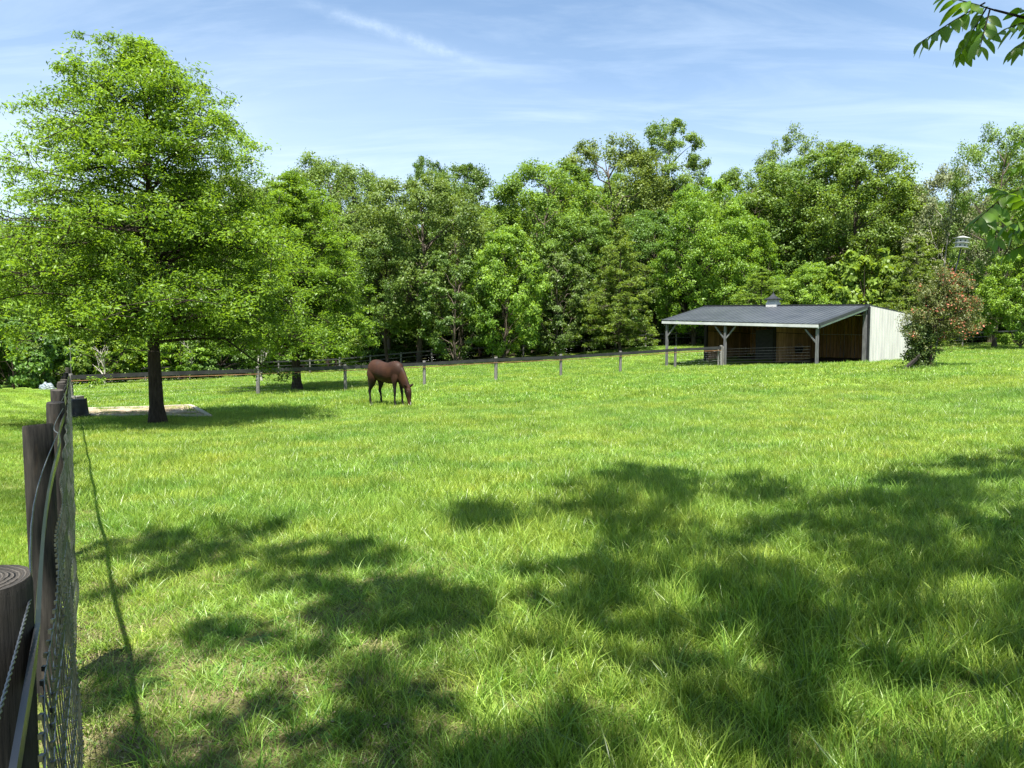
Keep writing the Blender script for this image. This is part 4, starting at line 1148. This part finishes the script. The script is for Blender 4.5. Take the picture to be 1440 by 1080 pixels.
# ------------------------------------------------------------------ gravel pad, tub, blocks
m = MB()
def padpt(s, t_): 
    a_ = Vector((-8.75, 20.5, 0)).lerp(Vector((-11.95, 26.2, 0)), t_); b_ = Vector((-12.55, 20.5, 0)).lerp(Vector((-16.0, 26.2, 0)), t_)
    p = a_.lerp(b_, s); p.z = gz(p.x, p.y) + .05; return p
NN = 24; V = [padpt(i / NN, j / NN) + Vector((0, 0, random.uniform(-.012, .02))) for j in range(NN + 1) for i in range(NN + 1)]
m.add(V, [(j * (NN + 1) + i, j * (NN + 1) + i + 1, (j + 1) * (NN + 1) + i + 1, (j + 1) * (NN + 1) + i) for j in range(NN) for i in range(NN)], True)
m.obj('gravel_pad', M_gravel, kind='structure')
ed = thing('pad_edging', 'pale timber edging around the gravel pad behind the oak', 'edging', padpt(0, 0))
for a_, b_ in (((0, 0), (1, 0)), ((0, 0), (0, 1)), ((0, 1), (1, 1))):
    for k in range(3):
        p0 = padpt(a_[0] + (b_[0] - a_[0]) * (k / 3 + .004), a_[1] + (b_[1] - a_[1]) * (k / 3 + .004)); p1 = padpt(a_[0] + (b_[0] - a_[0]) * ((k + 1) / 3 - .004), a_[1] + (b_[1] - a_[1]) * ((k + 1) / 3 - .004))
        m = MB(); m.beam(p0 - ed.location, p1 - ed.location, .13, .12); m.obj('timber', M_timber, ed)
t0 = gp(112, 20.4)
tb = thing('rubber_tub', 'upturned black rubber tub on a slab by the left fence', 'tub', t0 + Vector((0, 0, .05)))
m = MB(); m.lathe([(0, .50), (.19, .50), (.20, .47), (.205, .40), (.22, .25), (.245, .07), (.30, .06), (.31, .03), (.30, .0)], 20); m.obj('tub_body', M_blackplastic, tb)
m = MB(); m.tube([(.19, -.05, .49), (.215, 0, .535), (.19, .05, .49)], .012, 6); m.obj('handle', M_blackplastic, tb); m = MB(); m.tube([(-.19, -.05, .49), (-.215, 0, .535), (-.19, .05, .49)], .012, 6); m.obj('handle', M_blackplastic, tb)
sl = put('stone_slab', None, None, 'dark flat slab under the upturned rubber tub', 'slab', loc=t0)
m = MB(); m.box((-.42, -.3, -.02), (.5, .3, .05)); m.obj('slab_top', M_darkwood, sl)
t1 = gp(105, 22.6); gb_ = thing('feed_crate', 'grey weathered wooden crate behind the black tub', 'crate', t1)
for i in range(4): m = MB(); m.box((-.20, -.2, i * .145), (.20, .2, i * .145 + .13)); m.obj('slat', M_post_grey, gb_)
# pale covered thing beyond the corner
t2 = gp(66, 38); tp_ = thing('tarp_heap', 'pale blue-white crumpled tarpaulin heap beyond the fence corner', 'tarpaulin', t2)
bm = bmesh.new(); bmesh.ops.create_icosphere(bm, subdivisions=4, radius=.5)
for v in bm.verts:
    n = v.co.normalized(); k = 1 + .22 * math.sin(7 * n.x + 3 * n.z) * math.sin(5 * n.y + 2) + .08 * math.sin(19 * n.x) * math.sin(17 * n.z + n.y * 9)
    v.co = Vector((n.x * .36 * k, n.y * .3 * k, max(-.02, n.z * .34 * k)))
me = bpy.data.meshes.new('tarp'); bm.to_mesh(me); bm.free(); me.materials.append(surf('pale_tarp', (.10, .14, .16), (.20, .23, .24), 3, rough=.5)); put('tarp', me, tp_)

# ------------------------------------------------------------------ flowering bush, bird house, prop
bg0 = gp(1306, 30)
bush = thing('flowering_bush', 'tangled bush with coral-red blossom on its right side beside the white shed wall', 'bush', bg0)
M_bird = surf('weathered_white_paint', (.26, .28, .27), (.36, .37, .36), 5)
M_bl = leaf_mat('bush_leaves', (.055, .085, .022), (.19, .21, .075), .32, (1.3, 1.2, .6), .5, .1)
M_ivy = leaf_mat('ivy_leaves', (.035, .062, .016), (.095, .145, .04), .3, None, .4, .1)
M_fl = leaf_mat('coral_blossom', (.36, .085, .05), (.58, .24, .16), .3, (1.1, .8, .7), .5, .1)
rb_ = np.random.default_rng(77); wd = MB(); cen = []; nor = []; fl_ = []; iv = []
S = 30 / F
def bl(px, py, dy=0): p = at(px, py, 30 + dy) - bg0; return p
wd.tube([Vector((.05, 0, -.1)), Vector((.04, 0, .5)), bl(1308, 478), bl(1312, 450)], [.12, .09, .07, .05], 8)
wd.tube([Vector((-.3, .1, -.1)), bl(1296, 495), bl(1290, 465)], [.10, .08, .05], 8)
env_l = [(1284, 452, 18), (1300, 440, 22), (1318, 425, 26), (1338, 415, 26), (1352, 432, 24), (1362, 452, 20), (1330, 450, 26), (1310, 462, 20), (1345, 468, 18), (1330, 398, 20), (1348, 395, 16), (1282, 470, 12), (1300, 410, 12), (1368, 430, 12), (1322, 380, 8)]
for (px, py, rr) in env_l:
    for j in range(int(rr * 1.1)):
        d = rb_.normal(0, 1, 3); d /= np.linalg.norm(d); c0_ = bl(px, py, rb_.uniform(-.3, .5)); c_ = np.array(c0_) + d * rr * S * rb_.uniform(.3, 1.0)
        if j % 4 == 0: wd.tube([bl(1310, 462), (Vector(c0_) + bl(1310, 462)) / 2 + Vector((0, 0, .1)), Vector(c_)], [.02, .014, .004], 4, False)
        m_ = 42; u = rb_.normal(0, .55, (m_, 3)); p = c_ + u * .20 * np.array([1, 1, .7])
        cen.append(p); nor.append(u + np.array([0, -.1, .6]))
        sx_ = 720 + (c_[0] + bg0.x) / 30 * F
        if rb_.uniform() < np.clip((sx_ - 1290) / 110, .12, .55):
            u = rb_.normal(0, .6, (11, 3)); fl_.append(c_ + u * .17 + d * .08)
wsp = []
for j in range(60):                                     # wispy sprays
    a_ = rb_.uniform(0, 6.28); c_ = np.array(bl(1322 + 58 * math.cos(a_), 438 - 52 * math.sin(a_), rb_.uniform(-.6, .6)))
    u = rb_.normal(0, .55, (14, 3)); cen.append(c_ + u * .16); nor.append(u)
cen = np.concatenate(cen); nor = np.concatenate(nor)
V, Fq = leaves_np(cen, nor, .085, rb_, .5); put('foliage', mesh_np('foliage', V, 4, Fq, M_bl, rb_.uniform(0, 1, len(Fq))), bush)
fc = np.concatenate(fl_); V, Fq = leaves_np(fc, rb_.normal(0, 1, (len(fc), 3)), .075, rb_, .8); put('blossom', mesh_np('blossom', V, 4, Fq, M_fl, rb_.uniform(0, 1, len(Fq))), bush)
for j in range(125):
    t_ = rb_.uniform(0, 1); c_ = np.array(bl(1294 + rb_.normal(0, 10), 516 - 58 * t_, rb_.uniform(-.25, .25))); u = rb_.normal(0, .55, (45, 3)); iv.append(c_ + u * .15)
iv = np.concatenate(iv); V, Fq = leaves_np(iv, rb_.normal(0, .5, (len(iv), 3)) + [0, -.6, .3], .09, rb_, .7); put('ivy', mesh_np('ivy', V, 4, Fq, M_ivy, rb_.uniform(0, 1, len(Fq))), bush)
wd.obj('trunk', M_bark_dark, bush)
# leaning prop
m = MB(); p0 = at(1268, 521, 29.3); p1 = at(1293, 500, 29.8); g = Vector((p0.x, p0.y, gz(p0.x, p0.y)))
pr = thing('leaning_timber', 'dark timber leaning against the foot of the red-flowered bush', 'timber', g)
m.beam(Vector((0, 0, -.03)), p1 - g, .11, .11); m.obj('beam', M_darkwood, pr)
# martin house on a leaning pole
base = gp(1308, 30.6); hp = at(1351.5, 349, 30.6)
mh = thing('martin_house', 'white two-storey martin birdhouse on a leaning pole above the red-flowered bush', 'birdhouse', base)
m = MB(); m.tube([Vector((0, 0, -.2)), hp - base], .028, 8); m.obj('pole', M_trim, mh)
ax = (hp - base).normalized(); rot = Vector((0, 0, 1)).rotation_difference(ax)
rot = Vector((0, 0, 1)).rotation_difference((ax + Vector((0, 0, 1))).normalized()).to_matrix().to_4x4()
MM = Matrix.Translation(hp - base) @ rot @ Matrix.Rotation(R(22.5), 4, 'Z') @ Matrix.Scale(.80, 4)
for lvl in range(2):
    m = MB(); z = lvl * .25
    prof_ = [(0, z), (.40, z), (.40, z + .02), (.31, z + .025), (.30, z + .24), (0, z + .24)]
    m.lathe(prof_, 8, MM, False); st = m.obj('storey', M_bird, mh)
    for k in range(8):
        a_ = 2 * math.pi * (k + .5) / 8; q_ = MM @ Matrix.Rotation(a_, 4, 'Z') @ Matrix.Translation((.285, 0, z + .12)) @ Matrix.Rotation(math.pi / 2, 4, 'Y')
        hmb = MB(); hmb.lathe([(0, .006), (.045, .006), (.048, -.01)], 10, q_, False); hmb.obj('entrance_hole', M_blackplastic, st)
m = MB(); m.lathe([(.0, .49), (.42, .50), (.42, .52), (.12, .62), (.0, .65)], 8, MM, False); m.obj('roof', M_bird, mh)

# ------------------------------------------------------------------ horse
def build_horse():
    def loft(bm, st, n=28):
        """st: (x, y, z, half width, half height) stations; closed"""
        A_ = np.array(st, float); K_ = len(A_); fine = []
        for i in range(K_ - 1):
            p0, p1, p2, p3 = A_[max(0, i - 1)], A_[i], A_[i + 1], A_[min(K_ - 1, i + 2)]
            for u in (0, .25, .5, .75):
                fine.append(.5 * (2 * p1 + (p2 - p0) * u + (2 * p0 - 5 * p1 + 4 * p2 - p3) * u * u + (3 * p1 - p0 - 3 * p2 + p3) * u ** 3))
        e0, e1 = A_[0].copy(), A_[-1].copy()
        st = [list(p) for p in fine] + [list(e1)]
        for p in st: p[3] = max(p[3], .01); p[4] = max(p[4], .01)
        rings = []
        P = [Vector(s[:3]) for s in st]
        for i, s in enumerate(st):
            d = (P[min(i + 1, len(P) - 1)] - P[max(i - 1, 0)]).normalized()
            side = Vector((0, 1, 0)); side = (side - d * side.dot(d)).normalized(); hgt = d.cross(side).normalized()
            rings.append([bm.verts.new(P[i] + side * (s[3] * math.cos(2 * math.pi * k / n)) + hgt * (s[4] * math.sin(2 * math.pi * k / n))) for k in range(n)])
        for a_, b_ in zip(rings[:-1], rings[1:]):
            for k in range(n): bm.faces.new((a_[k], a_[(k + 1) % n], b_[(k + 1) % n], b_[k]))
        bm.faces.new(rings[0][::-1]); bm.faces.new(rings[-1])
    bm = bmesh.new()
    loft(bm, [(-.80, 0, 1.20, .09, .14), (-.74, 0, 1.20, .18, .25), (-.60, 0, 1.21, .25, .33), (-.42, 0, 1.22, .275, .335), (-.25, 0, 1.18, .275, .32), (-.05, 0, 1.14, .29, .33),
              (.15, 0, 1.12, .285, .35), (.33, 0, 1.15, .255, .36), (.48, 0, 1.17, .22, .35), (.62, 0, 1.13, .18, .30), (.72, 0, 1.10, .12, .20)])
    loft(bm, [(.34, 0, 1.22, .10, .20), (.48, 0, 1.20, .12, .25), (.58, 0, 1.15, .118, .26), (.70, 0, 1.03, .105, .235), (.82, 0, .88, .09, .19), (.93, 0, .74, .078, .15), (1.0, 0, .66, .07, .12), (1.03, 0, .60, .06, .10)])
    loft(bm, [(.98, 0, .70, .060, .07), (.985, 0, .64, .082, .115), (1.01, 0, .56, .095, .135), (1.03, 0, .46, .085, .125), (1.05, 0, .35, .066, .092), (1.065, 0, .24, .053, .072),
              (1.07, 0, .15, .055, .070), (1.068, 0, .09, .054, .062), (1.06, 0, .045, .038, .042)])
    for sg, dx in ((-1, -.02), (1, .22)):                        # hind legs
        y = .135 * sg; e = dx
        loft(bm, [(-.52, y * .9, 1.28, .11, .18), (-.54, y, 1.12, .135, .24), (-.52 + e * .15, y * 1.12, .97, .12, .205), (-.52 + e * .35, y * 1.1, .84, .095, .15), (-.57 + e * .55, y * 1.05, .71, .066, .098),
                  (-.64 + e * .75, y, .60, .047, .066), (-.68 + e * .85, y, .52, .044, .062), (-.665 + e * .95, y, .43, .036, .046), (-.65 + e, y, .30, .030, .037), (-.645 + e, y, .19, .036, .044), (-.615 + e, y, .12, .032, .038), (-.59 + e, y, .075, .044, .052)])
        loft(bm, [(-.595 + e, y, .09, .042, .05), (-.575 + e, y, .05, .052, .062), (-.565 + e, y, .0, .060, .070)])
    for sg, dx in ((-1, .0), (1, .07)):                          # front legs
        y = .135 * sg; e = dx
        loft(bm, [(.42, y * .7, 1.30, .07, .13), (.48, y * .8, 1.15, .085, .17), (.53, y * .9, 1.00, .088, .15), (.53, y * 1.0, .87, .076, .115), (.53 + e * .2, y, .75, .058, .080), (.535 + e * .4, y, .62, .046, .058),
                  (.54 + e * .6, y, .52, .045, .053), (.54 + e * .7, y, .47, .040, .046), (.535 + e * .85, y, .34, .029, .034), (.535 + e, y, .20, .034, .040), (.555 + e, y, .13, .031, .036), (.575 + e, y, .08, .044, .050)])
        loft(bm, [(.57 + e, y, .09, .042, .048), (.585 + e, y, .05, .050, .060), (.595 + e, y, .0, .058, .068)])
    me = bpy.data.meshes.new('body'); bm.to_mesh(me); bm.free()
    # coat: bay with black points and a pale snip
    m, t, p, o = new_mat('bay_coat')
    tcn = t.add('ShaderNodeTexCoord'); v = tcn.outputs['Object']; s_ = t.add('ShaderNodeSeparateXYZ'); t.link(v, s_.inputs[0])
    coat = t.ramp(t.noise(v, 2.6, 4, .5), [(.35, (.015, .0068, .0045)), (.65, (.040, .0170, .0085))])
    zn = t.math('ADD', s_.outputs[2], t.math('MULTIPLY', t.math('SUBTRACT', t.noise(v, 5, 2), .5), .22))
    legf = t.math('MULTIPLY', t.math('SUBTRACT', .90, zn), 5, clamp=True)
    notHead = t.math('MULTIPLY', t.math('SUBTRACT', .80, s_.outputs[0]), 12, clamp=True)
    c = t.mix(t.math('MULTIPLY', legf, notHead), coat, (.010, .008, .008))
    hoof = t.math('MULTIPLY', t.math('MULTIPLY', t.math('SUBTRACT', .085, s_.outputs[2]), 60, clamp=True), notHead)
    c = t.mix(hoof, c, (.10, .09, .075))
    muz = t.math('MULTIPLY', t.math('MULTIPLY', t.math('SUBTRACT', .13, s_.outputs[2]), 14, clamp=True), t.math('SUBTRACT', 1, notHead))
    c = t.mix(muz, c, (.03, .02, .018))
    sn = t.math('MULTIPLY', t.math('MULTIPLY', t.math('SUBTRACT', s_.outputs[0], 1.10), 60, clamp=True), t.math('SUBTRACT', 1, t.math('MULTIPLY', t.math('ABSOLUTE', s_.outputs[1]), 40, clamp=True)))
    sn = t.math('MULTIPLY', sn, t.math('MULTIPLY', t.math('SUBTRACT', .24, s_.outputs[2]), 20, clamp=True))
    c = t.mix(sn, c, (.6, .55, .5))
    t.link(c, p.inputs['Base Color']); p.inputs['Roughness'].default_value = .58; p.inputs['Specular IOR Level'].default_value = .16
    me.materials.append(m)
    g = gp(544, 23.5)
    h = thing('horse', 'bay horse with black legs grazing with lowered head', 'horse', g + Vector((0, 0, .0)), (0, 0, R(-38)))
    ob = put('body', me, h)
    rm = ob.modifiers.new('remesh', 'REMESH'); rm.mode = 'VOXEL'; rm.voxel_size = .011; rm.use_smooth_shade = True
    smm = ob.modifiers.new('smooth', 'SMOOTH'); smm.iterations = 14; smm.factor = .5
    M_hair = surf('black_horsehair', (.012, .009, .008), (.04, .028, .02), 6, (1, 1, .3), .75, .6, 40, bdist=.01, spec=.15)
    # mane: strands falling from the crest
    mn = MB(); r = random.Random(4)
    crest = [Vector((.46, 0, 1.52)), Vector((.62, 0, 1.44)), Vector((.76, 0, 1.29)), Vector((.89, 0, 1.08)), Vector((1.0, 0, .90)), Vector((1.05, 0, .78)), Vector((1.06, 0, .72))]
    crest = [Vector((c_.x + .0, 0, c_.z)) for c_ in crest]
    for i in range(90):
        s = i / 90 * (len(crest) - 1); k = int(s); p0 = crest[k].lerp(crest[min(k + 1, len(crest) - 1)], s - k); y_ = r.uniform(.0, .03)
        p0 = p0 + Vector((-.035, y_, -.03)); L = r.uniform(.12, .22)
        mn.tube([p0, p0 + Vector((-.01, .075, -L * .35)), p0 + Vector((-.03 + r.uniform(-.03, .03), .115, -L))], [.011, .009, .002], 4)
    for i in range(14):                                            # forelock
        mn.tube([Vector((1.05, r.uniform(-.02, .02), .735)), Vector((1.115, r.uniform(-.03, .03), .64)), Vector((1.135, r.uniform(-.035, .035), .55))], [.009, .008, .002], 4)
    mn.obj('mane', M_hair, h)
    for sg in (-1, 1):
        er = MB(); Me = Matrix.Translation((1.0, .07 * sg, .70)) @ Matrix.Rotation(R(-58) * sg, 4, 'X') @ Matrix.Rotation(R(15), 4, 'Y') @ Matrix.Scale(.6, 4, (1, 0, 0))
        er.lathe([(.0, -.03), (.035, -.02), (.047, .05), (.038, .11), (.012, .17), (0, .18)], 10, Me); er.obj('ear', m, h)
    tl = MB()
    for i in range(70):
        a_ = r.uniform(0, 6.28); q = r.uniform(0, 1) ** .5
        ox, oy = q * math.cos(a_), q * math.sin(a_)
        tl.tube([Vector((-.78, oy * .02, 1.36 + ox * .02)), Vector((-.86 + ox * .03, oy * .035, 1.22)), Vector((-.86 + ox * .045, oy * .055, .95)), Vector((-.83 + ox * .045, oy * .06, .72)), Vector((-.81 + ox * .03, oy * .04, r.uniform(.42, .6)))], [.012, .012, .011, .009, .002], 4)
    tl.obj('tail', M_hair, h)
    for sg in (-1, 1):
        e_ = MB(); e_.lathe([(0, -.018), (.010, -.014), (.017, 0), (.010, .014), (0, .018)], 10, Matrix.Translation((1.075, .075 * sg, .545))); e_.obj('eye', M_blackplastic, h)
    return h
build_horse()

# ------------------------------------------------------------------ walnut tree overhead (shades the foreground; low twigs hang into view)
M_wal = leaf_mat('walnut_leaves', (.050, .100, .015), (.115, .195, .03), .45, (1.6, 1.5, .4), .38, .15, .4)
M_leaflet = leaf_mat('walnut_leaflets', (.07, .14, .018), (.15, .26, .035), .5, (1.5, 1.5, .4), .38, .2, .4)
TX, TY = 6.6, -3.2
wal = thing('walnut_tree', 'walnut tree beside the camera whose leafy twigs hang in at the top right', 'tree', (TX, TY, gz(TX, TY)))
wd = MB(); wo_ = wal.location
rw = np.random.default_rng(31)
wd.tube([Vector((0, 0, -.3)), Vector((0, 0, .4)), Vector((-.1, .1, 4)), Vector((-.3, .5, 8)), Vector((-.8, 1.2, 12))], [.42, .34, .28, .2, .06], 14)
cen = []; nor = []
blobs = []
# crown lobes chosen so that the shade falls where the photograph's does (x, y, z, radius)
TOPX = [60, 180, 330, 450, 520, 600, 640, 780, 820, 900, 1000, 1080, 1130, 1200, 1250, 1440, 1800]
TOPY = [800, 745, 728, 745, 700, 730, 705, 715, 662, 652, 684, 664, 700, 692, 664, 632, 610]
SUNNY = [(640, 790, 90, 36), (560, 752, 80, 26), (800, 765, 55, 26), (740, 882, 50, 24), (650, 945, 55, 18), (835, 990, 70, 22), (640, 1050, 50, 20), (1330, 852, 34, 16), (1010, 728, 60, 18),
         (1250, 1035, 90, 34), (1180, 985, 40, 14), (1040, 930, 40, 18), (270, 845, 100, 22), (340, 945, 50, 18), (190, 900, 40, 18), (1110, 770, 30, 12), (925, 850, 34, 12),
         (1400, 930, 40, 14), (1225, 905, 24, 10), (470, 990, 50, 16), (210, 1010, 40, 16), (720, 705, 30, 14), (1180, 680, 26, 10), (700, 830, 36, 14), (980, 1050, 40, 14)]
def to_px(x, y, z):
    v = Vector((x, y, z - EYE)); dp = v.y * cp - v.z * sp; up_ = v.y * sp + v.z * cp
    return 720 + F * v.x / dp, 540 - F * up_ / dp
for i in range(6500):
    px_ = 900; hx = rw.uniform(-6, 14); gyv = rw.uniform(-1.5, 11.6); z = rw.uniform(7.5, 13); rr = rw.uniform(.14, .46) if gyv > 6.5 else rw.uniform(.11, .30)
    if gyv > 1.6:
        px_, py_ = to_px(hx, gyv, gz(hx, gyv)); dpt = max(1.5, gyv); ex = rr * F / dpt; ey = ex * 1.6 / dpt
        if py_ - ey * .7 < np.interp(px_, TOPX, TOPY) or px_ < 110: continue
        if any(((px_ - a_) / (c_ + ex * .40)) ** 2 + ((py_ - b_) / (d_ + ey * .40)) ** 2 < 1 for a_, b_, c_, d_ in SUNNY): continue
        if rw.uniform() > (.38 if gyv > 6.5 else .74): continue
    elif rw.uniform() > .35: continue
    if px_ < 480 and rw.uniform() < .30: continue
    blobs.append((hx, gyv, z, rr))
for bi, (hx, gyv, z, rr) in enumerate(blobs):
    c = Vector((hx - SX * z, gyv - SY * z, z))
    if (c.z - EYE) / max(.1, c.y) < .62 and c.y > 0: c.z = EYE + .62 * c.y + 1.0; c.x = hx - SX * c.z; c.y = gyv - SY * c.z
    cl_ = c - wo_
    if bi % 14 == 0: wd.tube(curve_pts(Vector((-.1, .1, min(7, c.z - 3))), cl_, .06, rw, 6, .05), [.06, .05, .04, .03, .02, .012, .006], 5, False)
    for j in range(5):
        d = rw.normal(0, 1, 3); d /= np.linalg.norm(d); cc = np.array(cl_) + d * rr * np.array([1, 1, .4]) * rw.uniform(.3, .8)
        m_ = int(15 * (rr / .5) ** 1.6) + 4; u = rw.normal(0, .5, (m_, 3)); cen.append(cc + u * .70 * rr * np.array([1, 1, .5])); nor.append(np.tile([0, 0, 1.0], (m_, 1)) + u * .3)
print('walnut blobs', len(blobs))
cen = np.concatenate(cen); nor = np.concatenate(nor); V, Fq = leaves_np(cen, nor, .15, rw, .45, .4)
put('crown', mesh_np('crown', V, 4, Fq, M_wal, rw.uniform(0, 1, len(Fq))), wal)

# single leaflet mesh: pointed oval, folded along the midrib and drooping
def leaflet_mesh(bend):
    V = []; Fs = []; N_ = 6
    for i in range(N_ + 1):
        s = i / N_; wv = .235 * math.sin(math.pi * min(1, s * .94 + .03)) ** .8 * (1 - .25 * s); zc = -bend * s * s
        V += [(s, -wv, zc + wv * .35), (s, 0, zc), (s, wv, zc + wv * .35)]
    for i in range(N_):
        o_ = i * 3; Fs += [(o_, o_ + 1, o_ + 4, o_ + 3), (o_ + 1, o_ + 2, o_ + 5, o_ + 4)]
    me = bpy.data.meshes.new('leaflet'); me.from_pydata(V, [], Fs); me.polygons.foreach_set('use_smooth', [True] * len(Fs)); me.update(); me.materials.append(M_leaflet)
    a_ = me.attributes.new('tint', 'FLOAT', 'FACE'); a_.data.foreach_set('value', np.full(len(Fs), .6, np.float32)); return me
LFM = [leaflet_mesh(.12), leaflet_mesh(.28)]
def compound_leaf(p0, p1, n, size, droop=.12, seed=0):
    """a rachis from p0 to p1 with paired leaflets"""
    r = random.Random(seed); p0 = Vector(p0); p1 = Vector(p1); d = p1 - p0; L = d.length
    pts = [p0 + d * s + Vector((0, 0, -droop * L * s * s)) for s in (0, .25, .5, .75, 1)]
    wd.tube([p - wo_ for p in pts], [.0035, .003, .0025, .002, .0015], 5)
    def pt_(s): k = min(3, int(s * 4)); return pts[k].lerp(pts[k + 1], s * 4 - k)
    fw = d.normalized(); side = fw.cross(Vector((0, 0, 1))); side = side.normalized() if side.length > .1 else Vector((1, 0, 0))
    upv = side.cross(fw)
    items = [(.18 + .78 * (i // 2) / max(1, (n // 2 - 1)), (-1) ** i) for i in range(n)] + [(1.0, 0)]
    for s, sg in items:
        b_ = pt_(min(.999, s)); dr = (side * sg * r.uniform(.75, 1.05) + fw * (r.uniform(.45, .75) if sg else 1.2) + Vector((0, 0, -r.uniform(.35, .95)))).normalized()
        zz_ = (upv + Vector((r.uniform(-.5, .5), r.uniform(-.5, .5), 0))).normalized(); yv = zz_.cross(dr).normalized(); xv = dr; zv = xv.cross(yv)
        Mr = Matrix((xv, yv, zv)).transposed().to_4x4(); sz = size * r.uniform(.8, 1.15) * (.75 + .5 * math.sin(math.pi * s))
        ob = put('leaflet', LFM[r.randint(0, 1)], wal); ob.matrix_local = Matrix.Translation(b_ - wo_) @ Mr @ Matrix.Scale(sz, 4)
    return
Yn = 2.9
tw0 = at(1500, 40, Yn); tw1 = at(1398, 14, Yn); tw00 = at(1650, 60, 1.6)
limb = [Vector((-.05, .05, 3.4)), Vector((TX * -.3, 1.9, 3.6)), tw00 + Vector((.3, -.2, .1)) - wo_, tw0 - wo_, tw1 - wo_]
wd.tube(limb, [.06, .035, .018, .009, .004], 6)
compound_leaf(at(1385, 4, Yn), at(1297, 52, Yn - .05), 12, .082, .05, 1)
compound_leaf(at(1388, 10, Yn), at(1350, 72, Yn + .1), 12, .075, .10, 2)
compound_leaf(at(1392, 14, Yn), at(1378, 66, Yn - .15), 10, .070, .02, 3)
compound_leaf(at(1398, 14, Yn), at(1330, -8, Yn), 10, .080, .05, 4)
compound_leaf(at(1470, 30, Yn), at(1402, 22, Yn - .1), 10, .072, .25, 5)
compound_leaf(at(1480, 38, Yn), at(1428, 60, Yn - .1), 10, .075, .1, 6)
compound_leaf(at(1500, 40, Yn), at(1435, 5, Yn), 10, .08, .1, 7)
# second lower twig at the right edge
l2 = at(1560, 330, 3.2); l3 = at(1448, 292, 3.3); l4 = at(1405, 282, 3.3)
wd.tube([Vector((-.05, .05, 2.2)), Vector((-1.6, 2.2, 2.3)), l2 - wo_, l3 - wo_, l4 - wo_], [.05, .03, .012, .007, .004], 6)
compound_leaf(l4, at(1368, 312, 3.25), 10, .085, .05, 11)
compound_leaf(l4, at(1400, 330, 3.2), 8, .080, .1, 12)
compound_leaf(l3, at(1425, 325, 3.3), 10, .085, .1, 13)
compound_leaf(l3, at(1400, 250, 3.4), 10, .080, .25, 14)
compound_leaf(l3, at(1470, 225, 3.4), 10, .085, .2, 15)
compound_leaf(at(1470, 300, 3.25), at(1430, 262, 3.2), 10, .08, .2, 16)
compound_leaf(at(1500, 190, 3.6), at(1437, 178, 3.6), 10, .07, .35, 17)
compound_leaf(at(1480, 250, 3.3), at(1408, 268, 3.3), 12, .085, .15, 21)
compound_leaf(at(1490, 300, 3.2), at(1420, 300, 3.15), 12, .085, .2, 22)
compound_leaf(at(1470, 330, 3.2), at(1415, 352, 3.2), 10, .08, .1, 23)
compound_leaf(at(1500, 215, 3.5), at(1425, 215, 3.5), 10, .08, .3, 24)
wd.obj('trunk', M_bark_dark, wal)
